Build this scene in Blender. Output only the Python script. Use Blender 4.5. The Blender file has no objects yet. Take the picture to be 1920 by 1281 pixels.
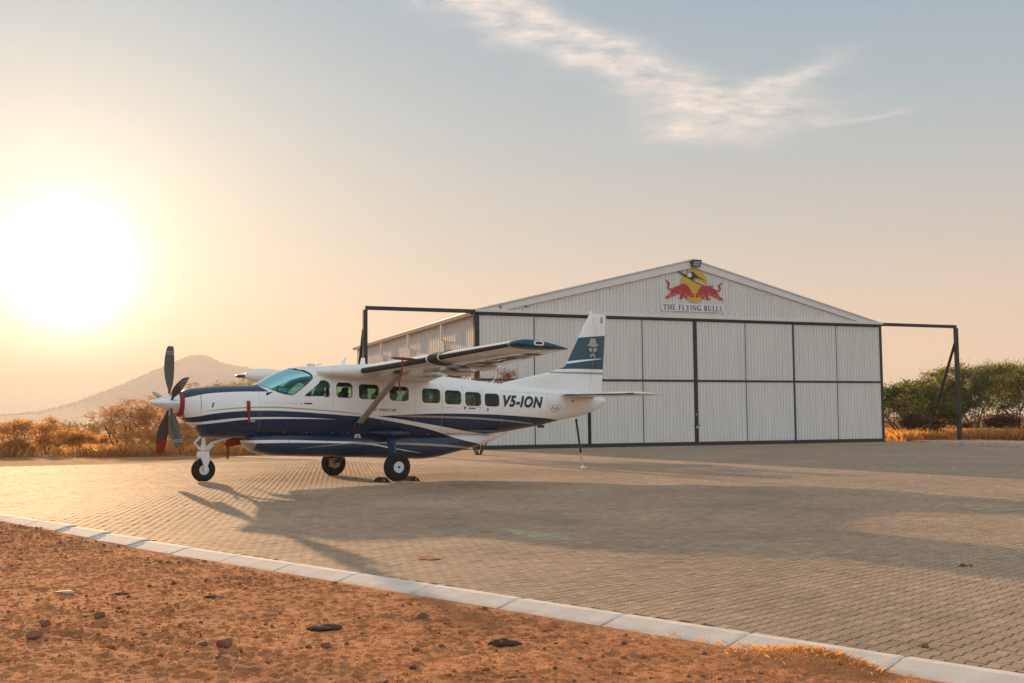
import bpy, bmesh, math, random
import numpy as np
from mathutils import Vector, Matrix

random.seed(7)
rng = np.random.default_rng(7)
scene = bpy.context.scene
COL = scene.collection

# ------------------------------------------------------------------ camera
PITCH, ROLL, CAM_H = 0.0713, -0.0089, 1.3985
cam_data = bpy.data.cameras.new("camera")
cam = bpy.data.objects.new("camera", cam_data)
COL.objects.link(cam)
_f = Vector((0, math.cos(PITCH), math.sin(PITCH)))
_u0 = Vector((0, -math.sin(PITCH), math.cos(PITCH)))
_r0 = Vector((1, 0, 0))
_r = _r0 * math.cos(ROLL) + _u0 * math.sin(ROLL)
_u = -_r0 * math.sin(ROLL) + _u0 * math.cos(ROLL)
cam.matrix_world = Matrix(((_r.x, _u.x, -_f.x, 0), (_r.y, _u.y, -_f.y, 0), (_r.z, _u.z, -_f.z, CAM_H), (0, 0, 0, 1)))
cam_data.sensor_width = 36
cam_data.sensor_fit = 'HORIZONTAL'
cam_data.lens = 39.175
cam_data.clip_start = 0.1
cam_data.clip_end = 30000
scene.camera = cam

# ------------------------------------------------------------------ light
SUN_AZ, SUN_EL = math.radians(-23.6), math.radians(9.4)      # azimuth from +Y towards +X
GLOW_AZ, GLOW_EL = math.radians(-21.8), math.radians(7.3)      # the aureole sags a little towards the denser air
SUN_DIR = Vector((math.sin(SUN_AZ) * math.cos(SUN_EL), math.cos(SUN_AZ) * math.cos(SUN_EL), math.sin(SUN_EL)))
sd = bpy.data.lights.new("sun", 'SUN')
sd.energy = 5.0
sd.angle = math.radians(0.55)
sd.color = (1.0, 0.60, 0.30)
sun = bpy.data.objects.new("sun", sd)
COL.objects.link(sun)
sun.rotation_euler = SUN_DIR.to_track_quat('Z', 'Y').to_euler()

world = bpy.data.worlds.new("World")
scene.world = world
world.use_nodes = True
SKY_STRENGTH = 0.10


def build_world():
    nt = world.node_tree
    N, L = nt.nodes, nt.links
    N.clear()
    out = N.new('ShaderNodeOutputWorld')
    bg = N.new('ShaderNodeBackground')
    L.new(bg.outputs[0], out.inputs[0])
    bg.inputs[1].default_value = SKY_STRENGTH
    sky = N.new('ShaderNodeTexSky')
    sky.sky_type = 'NISHITA'
    sky.sun_disc = False
    sky.sun_elevation = SUN_EL
    sky.sun_rotation = SUN_AZ
    sky.air_density = 1.0
    sky.dust_density = 3.0
    sky.ozone_density = 1.0
    tc = N.new('ShaderNodeTexCoord')

    def math_(op, a, b=None, clamp=False):
        m = N.new('ShaderNodeMath'); m.operation = op; m.use_clamp = clamp
        for i, v in enumerate((a, b)):
            if v is None: continue
            if isinstance(v, (int, float)): m.inputs[i].default_value = v
            else: L.new(v, m.inputs[i])
        return m.outputs[0]

    def mixc(fac, a, b, mode='MIX'):
        m = N.new('ShaderNodeMix'); m.data_type = 'RGBA'; m.blend_type = mode
        for s, v in ((m.inputs[0], fac), (m.inputs[6], a), (m.inputs[7], b)):
            if isinstance(v, (int, float)): s.default_value = v
            elif isinstance(v, tuple): s.default_value = v
            else: L.new(v, s)
        return m.outputs[2]
    nrm = N.new('ShaderNodeVectorMath'); nrm.operation = 'NORMALIZE'
    L.new(tc.outputs['Generated'], nrm.inputs[0])
    sep = N.new('ShaderNodeSeparateXYZ'); L.new(nrm.outputs[0], sep.inputs[0])
    dot = N.new('ShaderNodeVectorMath'); dot.operation = 'DOT_PRODUCT'
    L.new(nrm.outputs[0], dot.inputs[0])
    dot.inputs[1].default_value = (math.sin(GLOW_AZ) * math.cos(GLOW_EL), math.cos(GLOW_AZ) * math.cos(GLOW_EL), math.sin(GLOW_EL))
    ang = math_('ARCCOSINE', math_('MINIMUM', dot.outputs['Value'], 0.999999))
    # hazy air: elevation gradient of the whole dome (same all the way round)
    ramp = N.new('ShaderNodeValToRGB')
    L.new(math_('MAXIMUM', sep.outputs[2], 0.0), ramp.inputs[0])
    cr = ramp.color_ramp
    stops = HAZE_STOPS
    cr.elements[0].position = stops[0][0]; cr.elements[0].color = stops[0][1] + (1,)
    cr.elements[1].position = stops[-1][0]; cr.elements[1].color = stops[-1][1] + (1,)
    for p, c in stops[1:-1]:
        e = cr.elements.new(p); e.color = c + (1,)
    sc = N.new('ShaderNodeVectorMath'); sc.operation = 'SCALE'
    L.new(ramp.outputs[0], sc.inputs[0]); sc.inputs['Scale'].default_value = 1.0 / SKY_STRENGTH
    base = mixc(HAZE_MIX, sky.outputs[0], sc.outputs[0])
    # solar aureole in the dusty air
    def lobe(width, amp, col, power=1.0):
        q = math_('DIVIDE', ang, width)
        if power != 1.0: q = math_('POWER', q, power)
        e = math_('POWER', 2.718282, math_('MULTIPLY', q, -1.0))
        s = N.new('ShaderNodeVectorMath'); s.operation = 'SCALE'
        s.inputs[0].default_value = col
        L.new(math_('MULTIPLY', e, amp / SKY_STRENGTH), s.inputs['Scale'])
        return s.outputs[0]
    # added fill: unseen sky away from the sun is raised to brighten shaded faces
    mr = N.new('ShaderNodeMapRange'); mr.interpolation_type = 'SMOOTHSTEP'
    mr.inputs['From Min'].default_value = 0.85; mr.inputs['From Max'].default_value = 2.2
    mr.inputs['To Min'].default_value = 1.0; mr.inputs['To Max'].default_value = 2.0
    L.new(ang, mr.inputs[0])
    back = N.new('ShaderNodeVectorMath'); back.operation = 'SCALE'
    L.new(base, back.inputs[0]); L.new(mr.outputs[0], back.inputs['Scale'])
    tot = back.outputs[0]
    for a in AUREOLE:
        add = N.new('ShaderNodeVectorMath'); add.operation = 'ADD'
        L.new(tot, add.inputs[0]); L.new(lobe(*a), add.inputs[1]); tot = add.outputs[0]
    # thin cirrus, placed by direction
    y = math_('MAXIMUM', sep.outputs[1], 0.02)
    cu = math_('DIVIDE', sep.outputs[0], y); cv = math_('DIVIDE', sep.outputs[2], y)
    comb = N.new('ShaderNodeCombineXYZ'); L.new(cu, comb.inputs[0]); L.new(cv, comb.inputs[1])
    wob = N.new('ShaderNodeTexNoise'); wob.inputs['Scale'].default_value = 14; wob.inputs['Detail'].default_value = 5
    mp = N.new('ShaderNodeMapping'); mp.inputs['Scale'].default_value = (1.0, 2.2, 1)
    L.new(comb.outputs[0], mp.inputs[0]); L.new(mp.outputs[0], wob.inputs['Vector'])
    fine = N.new('ShaderNodeTexNoise'); fine.inputs['Scale'].default_value = 22; fine.inputs['Detail'].default_value = 9
    fine.inputs['Roughness'].default_value = 0.68
    mp2 = N.new('ShaderNodeMapping'); mp2.inputs['Scale'].default_value = (1.0, 3.4, 1); mp2.inputs['Rotation'].default_value = (0, 0, 0.14)
    L.new(comb.outputs[0], mp2.inputs[0]); L.new(mp2.outputs[0], fine.inputs['Vector'])
    wsep = N.new('ShaderNodeSeparateColor'); L.new(wob.outputs['Color'], wsep.inputs[0])
    du = math_('MULTIPLY', math_('SUBTRACT', wsep.outputs[0], 0.5), 0.06)
    dv = math_('MULTIPLY', math_('SUBTRACT', wsep.outputs[1], 0.5), 0.035)
    pu = math_('ADD', cu, du); pv = math_('ADD', cv, dv)
    acc = None
    for (x0, z0, rx, rz, rot, s) in CIRRUS:
        x0 -= 0.026; z0 += 0.008; rz *= 0.74
        a = math_('SUBTRACT', pu, x0); b = math_('SUBTRACT', pv, z0)
        c_, s_ = math.cos(rot), math.sin(rot)
        p = math_('ADD', math_('MULTIPLY', a, c_ / rx), math_('MULTIPLY', b, s_ / rx))
        q = math_('ADD', math_('MULTIPLY', a, -s_ / rz), math_('MULTIPLY', b, c_ / rz))
        r2 = math_('ADD', math_('MULTIPLY', p, p), math_('MULTIPLY', q, q))
        g = math_('MULTIPLY', math_('POWER', 2.718282, math_('MULTIPLY', r2, -1.0)), s)
        acc = g if acc is None else math_('ADD', acc, g)
    fm = N.new('ShaderNodeMapRange'); fm.inputs['From Min'].default_value = 0.30; fm.inputs['From Max'].default_value = 0.66
    L.new(fine.outputs['Fac'], fm.inputs[0])
    m = math_('MULTIPLY', math_('MINIMUM', acc, 1.0), fm.outputs[0])
    m = math_('MULTIPLY', m, math_('GREATER_THAN', sep.outputs[1], 0.05), True)
    cl = N.new('ShaderNodeVectorMath'); cl.operation = 'SCALE'; cl.inputs[0].default_value = (0.52, 0.455, 0.41)
    cl.inputs['Scale'].default_value = 1.0 / SKY_STRENGTH
    fin = mixc(math_('MULTIPLY', m, 0.9), tot, cl.outputs[0])
    L.new(fin, bg.inputs[0])


HAZE_MIX = 0.94
HAZE_STOPS = [(0.0, (0.41, 0.288, 0.195)), (0.07, (0.355, 0.286, 0.225)), (0.15, (0.240, 0.262, 0.262)), (0.25, (0.166, 0.238, 0.278)),
              (0.37, (0.112, 0.200, 0.270)), (0.55, (0.18, 0.215, 0.24)), (1.0, (0.215, 0.24, 0.25))]
AUREOLE = [(0.0198, 6.2, (1.0, 0.87, 0.74)), (0.066, 0.21, (1.0, 0.74, 0.58))]
CIRRUS = [(-0.10, 0.415, 0.09, 0.016, -0.18, 0.9), (-0.02, 0.388, 0.075, 0.024, -0.32, 1.0), (0.045, 0.352, 0.07, 0.026, -0.36, 1.2), (0.11, 0.325, 0.07, 0.022, -0.30, 1.0),
          (0.175, 0.296, 0.055, 0.020, -0.25, 0.9), (0.235, 0.278, 0.07, 0.022, 0.02, 1.0), (0.285, 0.303, 0.045, 0.013, 0.38, 1.0),
          (0.205, 0.254, 0.06, 0.014, 0.0, 1.2), (0.35, 0.268, 0.05, 0.004, 0.0, 0.5), (-0.27, 0.088, 0.02, 0.0025, -0.05, 0.5)]
build_world()

vs = scene.view_settings
scene.display_settings.display_device = 'sRGB'
vs.view_transform = 'Standard'; vs.look = 'None'; vs.gamma = 1.0; vs.exposure = 0.95; vs.use_curve_mapping = False
scene.cycles.use_denoising = True
scene.cycles.max_bounces = 10
scene.cycles.transparent_max_bounces = 24
scene.cycles.volume_bounces = 0


# ------------------------------------------------------------------ helpers
def tag(o, label=None, cat=None, group=None, kind=None):
    if label: o['label'] = label
    if cat: o['category'] = cat
    if group: o['group'] = group
    if kind: o['kind'] = kind
    return o


def empty(name, loc=(0, 0, 0), rz=0.0, parent=None):
    o = bpy.data.objects.new(name, None)
    COL.objects.link(o)
    o.location = loc
    o.rotation_euler = (0, 0, rz)
    o.empty_display_size = 0.3
    if parent: o.parent = parent
    return o


def link(name, me, parent=None, loc=None, rot=None):
    o = bpy.data.objects.new(name, me)
    COL.objects.link(o)
    if parent is not None: o.parent = parent
    if loc is not None: o.location = loc
    if rot is not None: o.rotation_euler = rot
    return o


class MB:
    """collects polygons"""
    def __init__(s): s.v = []; s.f = []; s.mi = []
    def add(s, V, F, mi=0):
        n = len(s.v); s.v.extend([tuple(map(float, p)) for p in V]); s.f.extend([tuple(i + n for i in f) for f in F]); s.mi.extend([mi] * len(F)); return s
    def box(s, x0, x1, y0, y1, z0, z1, mi=0):
        V = [(x0, y0, z0), (x1, y0, z0), (x1, y1, z0), (x0, y1, z0), (x0, y0, z1), (x1, y0, z1), (x1, y1, z1), (x0, y1, z1)]
        return s.add(V, [(0, 3, 2, 1), (4, 5, 6, 7), (0, 1, 5, 4), (1, 2, 6, 5), (2, 3, 7, 6), (3, 0, 4, 7)], mi)
    def prism(s, poly, axis, a, b, mi=0):
        """polygon of 2D points extruded along axis 0/1/2"""
        def P(q, t):
            if axis == 0: return (t, q[0], q[1])
            if axis == 1: return (q[0], t, q[1])
            return (q[0], q[1], t)
        n = len(poly)
        V = [P(q, a) for q in poly] + [P(q, b) for q in poly]
        F = [tuple(range(n - 1, -1, -1)), tuple(range(n, 2 * n))] + [(i, (i + 1) % n, (i + 1) % n + n, i + n) for i in range(n)]
        return s.add(V, F, mi)
    def tube(s, pts, rad, seg=8, mi=0, squash=None, cap=True):
        pts = [Vector(p) for p in pts]
        if isinstance(rad, (int, float)): rad = [rad] * len(pts)
        V = []; F = []
        up = None
        for i, p in enumerate(pts):
            d = (pts[min(i + 1, len(pts) - 1)] - pts[max(i - 1, 0)]).normalized()
            if up is None:
                up = Vector((0, 0, 1)) if abs(d.z) < 0.9 else Vector((1, 0, 0))
            a = d.cross(up).normalized(); b = a.cross(d).normalized(); up = b
            ra = rb = rad[i]
            if squash: ra, rb = rad[i] * squash[0], rad[i] * squash[1]
            for k in range(seg):
                t = 2 * math.pi * k / seg
                V.append(p + a * math.cos(t) * ra + b * math.sin(t) * rb)
        for i in range(len(pts) - 1):
            for k in range(seg):
                F.append((i * seg + k, i * seg + (k + 1) % seg, (i + 1) * seg + (k + 1) % seg, (i + 1) * seg + k))
        if cap:
            F.append(tuple(range(seg - 1, -1, -1))); F.append(tuple((len(pts) - 1) * seg + k for k in range(seg)))
        return s.add(V, F, mi)
    def lathe(s, prof, axis='y', seg=32, c=(0, 0, 0), mi=0):
        """prof: (along, radius)"""
        V = []; F = []
        for a, r in prof:
            for k in range(seg):
                t = 2 * math.pi * k / seg
                if axis == 'y': V.append((c[0] + r * math.cos(t), c[1] + a, c[2] + r * math.sin(t)))
                elif axis == 'x': V.append((c[0] + a, c[1] + r * math.cos(t), c[2] + r * math.sin(t)))
                else: V.append((c[0] + r * math.cos(t), c[1] + r * math.sin(t), c[2] + a))
        n = len(prof)
        for i in range(n - 1):
            for k in range(seg):
                F.append((i * seg + k, i * seg + (k + 1) % seg, (i + 1) * seg + (k + 1) % seg, (i + 1) * seg + k))
        if prof[0][1] > 1e-5: F.append(tuple(range(seg - 1, -1, -1)))
        if prof[-1][1] > 1e-5: F.append(tuple((n - 1) * seg + k for k in range(seg)))
        return s.add(V, F, mi)
    def mesh(s, name, mats, smooth=None, merge=False, fixn=True):
        me = bpy.data.meshes.new(name)
        me.from_pydata(s.v, [], s.f)
        for m in (mats if isinstance(mats, (list, tuple)) else [mats]): me.materials.append(m)
        me.polygons.foreach_set('material_index', s.mi)
        if merge or fixn:
            bm = bmesh.new(); bm.from_mesh(me)
            if merge: bmesh.ops.remove_doubles(bm, verts=bm.verts, dist=1e-5)
            if fixn: bmesh.ops.recalc_face_normals(bm, faces=bm.faces)
            bm.to_mesh(me); bm.free()
        if smooth is not None:
            me.polygons.foreach_set('use_smooth', [True] * len(me.polygons))
            me.set_sharp_from_angle(angle=math.radians(smooth))
        me.update()
        return me
    def obj(s, name, mats, parent=None, smooth=None, merge=False, fixn=True, loc=None):
        return link(name, s.mesh(name, mats, smooth, merge, fixn), parent, loc)


def np_mesh(name, V, F, mats, smooth=False):
    """V (n,3), F (m,k) arrays"""
    V = np.asarray(V, np.float32); F = np.asarray(F, np.int32)
    me = bpy.data.meshes.new(name)
    me.vertices.add(len(V)); me.vertices.foreach_set('co', V.ravel())
    k = F.shape[1]
    me.loops.add(F.size); me.loops.foreach_set('vertex_index', F.ravel())
    me.polygons.add(len(F)); me.polygons.foreach_set('loop_start', np.arange(0, F.size, k, dtype=np.int32))
    me.polygons.foreach_set('use_smooth', np.full(len(F), bool(smooth)))
    for m in (mats if isinstance(mats, (list, tuple)) else [mats]): me.materials.append(m)
    me.update(calc_edges=True)
    me.validate()
    return me


def vnoise(x, y, seed=0):
    """2D value noise, vectorised"""
    xi = np.floor(x).astype(np.int64); yi = np.floor(y).astype(np.int64)
    fx = x - xi; fy = y - yi
    fx = fx * fx * (3 - 2 * fx); fy = fy * fy * (3 - 2 * fy)
    def h(a, b):
        n = (a * 374761393 + b * 668265263 + seed * 974634777) & 0xffffffff
        n = ((n ^ (n >> 13)) * 1274126177) & 0xffffffff
        n = n ^ (n >> 16)
        return (n & 0xffff) / 65535.0
    return (h(xi, yi) * (1 - fx) + h(xi + 1, yi) * fx) * (1 - fy) + (h(xi, yi + 1) * (1 - fx) + h(xi + 1, yi + 1) * fx) * fy


def fbm(x, y, o=4, seed=0, r=0.5):
    a = 1.0; s = 0; t = 0
    for i in range(o):
        c, q = math.cos(0.65 * i + 0.4), math.sin(0.65 * i + 0.4)
        s = s + a * vnoise((x * c - y * q) * 2 ** i + 13.7 * i, (x * q + y * c) * 2 ** i, seed + i); t += a; a *= r
    return s / t


def gz(x, y=0):
    """the paving falls very slightly away from its left side"""
    t = np.clip((-3.8 - np.asarray(x, float)) / 3.2, 0, 1)
    return 0.062 * t * t * (3 - 2 * t)


# ------------------------------------------------------------------ materials
def mat(name, col, rough=0.6, metal=0.0, var=0.0, vscale=5.0, bump=0.0, bscale=40.0, coat=0.0, spec=0.5, col2=None, mscale=(1, 1, 1), detail=6, objrand=0.0, sheen=0):
    m = bpy.data.materials.new(name); m.use_nodes = True
    N, L = m.node_tree.nodes, m.node_tree.links
    b = N['Principled BSDF']
    b.inputs['Base Color'].default_value = tuple(col) + (1,)
    b.inputs['Roughness'].default_value = rough
    b.inputs['Metallic'].default_value = metal
    b.inputs['Coat Weight'].default_value = coat
    b.inputs['Coat Roughness'].default_value = 0.06
    b.inputs['Specular IOR Level'].default_value = spec
    if var or bump or col2 or objrand:
        tc = N.new('ShaderNodeTexCoord'); mp = N.new('ShaderNodeMapping'); L.new(tc.outputs['Object'], mp.inputs[0])
        mp.inputs['Scale'].default_value = mscale
    last = None
    if var or col2:
        n = N.new('ShaderNodeTexNoise'); n.inputs['Scale'].default_value = vscale; n.inputs['Detail'].default_value = detail
        n.inputs['Roughness'].default_value = 0.6
        L.new(mp.outputs[0], n.inputs['Vector'])
        r = N.new('ShaderNodeMapRange'); r.inputs['From Min'].default_value = 0.3; r.inputs['From Max'].default_value = 0.7
        L.new(n.outputs['Fac'], r.inputs[0])
        mx = N.new('ShaderNodeMix'); mx.data_type = 'RGBA'
        L.new(r.outputs[0], mx.inputs[0])
        c1 = tuple(max(0, c * (1 - var)) for c in col) if not col2 else tuple(col)
        c2 = tuple(min(1, c * (1 + var)) for c in col) if not col2 else tuple(col2)
        mx.inputs[6].default_value = c1 + (1,); mx.inputs[7].default_value = c2 + (1,)
        last = mx.outputs[2]
        rr = N.new('ShaderNodeMapRange'); rr.inputs['To Min'].default_value = max(0, rough - 0.08); rr.inputs['To Max'].default_value = min(1, rough + 0.08)
        L.new(n.outputs['Fac'], rr.inputs[0]); L.new(rr.outputs[0], b.inputs['Roughness'])
    if objrand:
        oi = N.new('ShaderNodeObjectInfo')
        hs = N.new('ShaderNodeHueSaturation')
        mr = N.new('ShaderNodeMapRange'); mr.inputs['To Min'].default_value = 1 - objrand; mr.inputs['To Max'].default_value = 1 + objrand
        L.new(oi.outputs['Random'], mr.inputs[0]); L.new(mr.outputs[0], hs.inputs['Value'])
        if last: L.new(last, hs.inputs['Color'])
        else: hs.inputs['Color'].default_value = tuple(col) + (1,)
        last = hs.outputs[0]
    if last: L.new(last, b.inputs['Base Color'])
    if bump:
        n2 = N.new('ShaderNodeTexNoise'); n2.inputs['Scale'].default_value = bscale; n2.inputs['Detail'].default_value = 5
        L.new(mp.outputs[0], n2.inputs['Vector'])
        bp = N.new('ShaderNodeBump'); bp.inputs['Strength'].default_value = bump; bp.inputs['Distance'].default_value = 0.01
        L.new(n2.outputs['Fac'], bp.inputs['Height']); L.new(bp.outputs[0], b.inputs['Normal'])
    return m


def leaf_mat(name, col, trans, tw=0.5, var=0.35):
    m = bpy.data.materials.new(name); m.use_nodes = True
    N, L = m.node_tree.nodes, m.node_tree.links
    N.clear()
    out = N.new('ShaderNodeOutputMaterial'); mx = N.new('ShaderNodeMixShader')
    d = N.new('ShaderNodeBsdfDiffuse'); t = N.new('ShaderNodeBsdfTranslucent')
    g = N.new('ShaderNodeNewGeometry'); hs = N.new('ShaderNodeHueSaturation'); hs2 = N.new('ShaderNodeHueSaturation')
    mr = N.new('ShaderNodeMapRange'); mr.inputs['To Min'].default_value = 1 - var; mr.inputs['To Max'].default_value = 1 + var
    L.new(g.outputs['Random Per Island'], mr.inputs[0])
    for h, c in ((hs, col), (hs2, trans)):
        h.inputs['Color'].default_value = tuple(c) + (1,); L.new(mr.outputs[0], h.inputs['Value'])
    L.new(hs.outputs[0], d.inputs[0]); L.new(hs2.outputs[0], t.inputs[0])
    mx.inputs[0].default_value = tw
    L.new(d.outputs[0], mx.inputs[1]); L.new(t.outputs[0], mx.inputs[2]); L.new(mx.outputs[0], out.inputs[0])
    return m


M = {}
M['white'] = mat('white_paint', (0.84, 0.82, 0.80), 0.30, coat=0.5, var=0.02, vscale=2)
M['navy'] = mat('navy_paint', (0.0025, 0.025, 0.072), 0.32, coat=0.3)
M['teal'] = mat('teal_paint', (0.001, 0.058, 0.095), 0.35, coat=0.2, spec=0.3)
M['goldline'] = mat('grey_gold_paint', (0.34, 0.31, 0.27), 0.35, coat=0.4)
M['ink'] = mat('black_lettering', (0.012, 0.012, 0.014), 0.45)
M['emblem'] = mat('silver_grey_emblem', (0.36, 0.37, 0.36), 0.4)
M['boot'] = mat('black_rubber_boot', (0.018, 0.016, 0.014), 0.6)
M['tyre'] = mat('tyre_rubber', (0.009, 0.008, 0.008), 0.85, var=0.4, vscale=8, bump=0.3, bscale=60)
M['rim'] = mat('wheel_white', (0.72, 0.71, 0.70), 0.4)
M['brake'] = mat('brake_metal', (0.35, 0.27, 0.18), 0.4, metal=0.8)
M['gearwhite'] = mat('gear_white', (0.75, 0.74, 0.73), 0.35, coat=0.3)
M['steel'] = mat('bare_steel', (0.5, 0.5, 0.5), 0.3, metal=1)
M['darksteel'] = mat('dark_metal', (0.05, 0.05, 0.055), 0.45, metal=0.6)
M['chrome'] = mat('polished_spinner', (0.78, 0.78, 0.80), 0.16, metal=0.35, coat=0.8)
M['blade'] = mat('propeller_grey', (0.065, 0.05, 0.04), 0.38, coat=0.3)
M['red'] = mat('red_cover_fabric', (0.27, 0.018, 0.012), 0.7, var=0.15, vscale=12, bump=0.3, bscale=30)
M['seat'] = mat('seat_fabric', (0.16, 0.14, 0.12), 0.8)
M['interior'] = mat('cabin_lining', (0.10, 0.10, 0.095), 0.8)
M['rubber'] = mat('black_rubber', (0.009, 0.009, 0.009), 0.8, bump=0.2)
M['bluepole'] = mat('blue_pole_paint', (0.01, 0.06, 0.13), 0.4)
M['placard'] = mat('dark_green_card', (0.015, 0.06, 0.05), 0.5)
M['placardtext'] = mat('pale_print', (0.45, 0.6, 0.55), 0.6)
M['clad'] = mat('cream_steel_cladding', (0.72, 0.685, 0.645), 0.5, var=0.055, vscale=1.4, mscale=(2.5, 2.5, 0.22), bump=0.08, bscale=3)
M['cladside'] = M['clad']
M['trim'] = mat('cream_flashing', (0.72, 0.67, 0.63), 0.45, var=0.05, vscale=2)
M['frame'] = mat('dark_green_steel', (0.010, 0.016, 0.018), 0.5, var=0.2, vscale=3)
M['roof'] = mat('roof_sheet', (0.45, 0.43, 0.42), 0.4, var=0.05)
M['signwhite'] = mat('sign_white', (0.72, 0.72, 0.76), 0.5)
M['signnavy'] = mat('sign_navy', (0.012, 0.014, 0.05), 0.5)
M['sunyellow'] = mat('sign_yellow', (0.62, 0.38, 0.03), 0.5, var=0.05)
M['bullred'] = mat('sign_red', (0.42, 0.02, 0.03), 0.5, var=0.1)
M['bullorange'] = mat('sign_orange', (0.55, 0.16, 0.03), 0.5)
M['lampglass'] = mat('lamp_glass', (0.35, 0.36, 0.38), 0.15, coat=0.5)
M['kerb'] = mat('concrete_kerb', (0.72, 0.60, 0.51), 0.85, var=0.12, vscale=3, bump=0.25, bscale=70)


def stain_kerb(m):
    N, L = m.node_tree.nodes, m.node_tree.links
    b = N['Principled BSDF']; src = b.inputs['Base Color'].links[0].from_socket
    tc = N.new('ShaderNodeTexCoord'); sp = N.new('ShaderNodeSeparateXYZ'); L.new(tc.outputs['Object'], sp.inputs[0])
    geo = N.new('ShaderNodeNewGeometry'); n = N.new('ShaderNodeTexNoise'); n.inputs['Scale'].default_value = 4; n.inputs['Detail'].default_value = 8; n.inputs['Roughness'].default_value = .7
    L.new(geo.outputs['Position'], n.inputs['Vector'])
    r1 = N.new('ShaderNodeMapRange'); r1.inputs['From Min'].default_value = -0.12; r1.inputs['From Max'].default_value = -0.34; r1.inputs['To Min'].default_value = -0.25; r1.inputs['To Max'].default_value = 0.45
    L.new(sp.outputs[1], r1.inputs[0])
    ad = N.new('ShaderNodeMath'); ad.operation = 'ADD'; L.new(r1.outputs[0], ad.inputs[0]); L.new(n.outputs['Fac'], ad.inputs[1])
    r2 = N.new('ShaderNodeMapRange'); r2.inputs['From Min'].default_value = 0.62; r2.inputs['From Max'].default_value = 0.95; r2.inputs['To Max'].default_value = 0.55
    L.new(ad.outputs[0], r2.inputs[0])
    mx = N.new('ShaderNodeMix'); mx.data_type = 'RGBA'; L.new(r2.outputs[0], mx.inputs[0]); L.new(src, mx.inputs[6]); mx.inputs[7].default_value = (0.50, 0.23, 0.10, 1)
    L.new(mx.outputs[2], b.inputs['Base Color'])


stain_kerb(M['kerb'])
M['stone'] = mat('red_brown_stone', (0.24, 0.10, 0.055), 0.85, var=0.35, vscale=9, bump=0.5, bscale=30, objrand=0.3)
M['palestone'] = mat('pale_stone', (0.42, 0.30, 0.22), 0.8, var=0.15, vscale=9)
M['clod'] = mat('dark_clod', (0.085, 0.045, 0.026), 0.95, var=0.5, vscale=30, bump=0.8, bscale=60)
M['rock'] = mat('grey_brown_rock', (0.17, 0.13, 0.11), 0.9, var=0.3, vscale=3, bump=0.6, bscale=9)
M['bark'] = mat('thorn_bark', (0.085, 0.055, 0.038), 0.9, var=0.3, vscale=8)
M['twig'] = mat('dry_twig', (0.34, 0.18, 0.085), 0.9, var=0.3, vscale=8)
M['leafdry'] = leaf_mat('dry_leaf', (0.26, 0.13, 0.045), (0.85, 0.44, 0.14), 0.6)
M['leafgreen'] = leaf_mat('olive_leaf', (0.085, 0.10, 0.03), (0.34, 0.33, 0.07), 0.5, 0.55)
M['leafyellow'] = leaf_mat('yellow_green_leaf', (0.14, 0.13, 0.03), (0.45, 0.36, 0.06))
M['leafred'] = leaf_mat('rust_leaf', (0.10, 0.052, 0.03), (0.26, 0.12, 0.05))
M['grass'] = leaf_mat('golden_grass', (0.38, 0.21, 0.075), (0.78, 0.42, 0.13), 0.6, 0.35)
M['scrub'] = leaf_mat('far_scrub', (0.12, 0.07, 0.03), (0.32, 0.17, 0.05), 0.4, 0.4)


def glass_mat(name, tint, rough=0.02, refl=1.0, gcol=(1, 1, 1)):
    m = bpy.data.materials.new(name); m.use_nodes = True
    N, L = m.node_tree.nodes, m.node_tree.links
    N.clear()
    out = N.new('ShaderNodeOutputMaterial'); mx = N.new('ShaderNodeMixShader')
    t = N.new('ShaderNodeBsdfTransparent'); t.inputs[0].default_value = tuple(tint) + (1,)
    g = N.new('ShaderNodeBsdfGlossy'); g.inputs['Roughness'].default_value = rough; g.inputs[0].default_value = tuple(gcol) + (1,)
    fr = N.new('ShaderNodeFresnel'); fr.inputs[0].default_value = 1.55
    ml = N.new('ShaderNodeMath'); ml.operation = 'MULTIPLY'; ml.use_clamp = True; ml.inputs[1].default_value = refl
    L.new(fr.outputs[0], ml.inputs[0]); L.new(ml.outputs[0], mx.inputs[0])
    L.new(t.outputs[0], mx.inputs[1]); L.new(g.outputs[0], mx.inputs[2]); L.new(mx.outputs[0], out.inputs[0])
    return m


M['glass'] = glass_mat('green_tinted_glass', (0.46, 0.66, 0.52), refl=0.8, gcol=(0.6, 0.8, 0.65))
M['windshield'] = glass_mat('teal_windshield_glass', (0.34, 0.86, 0.95), refl=1.1, gcol=(0.35, 0.72, 0.80))


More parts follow.
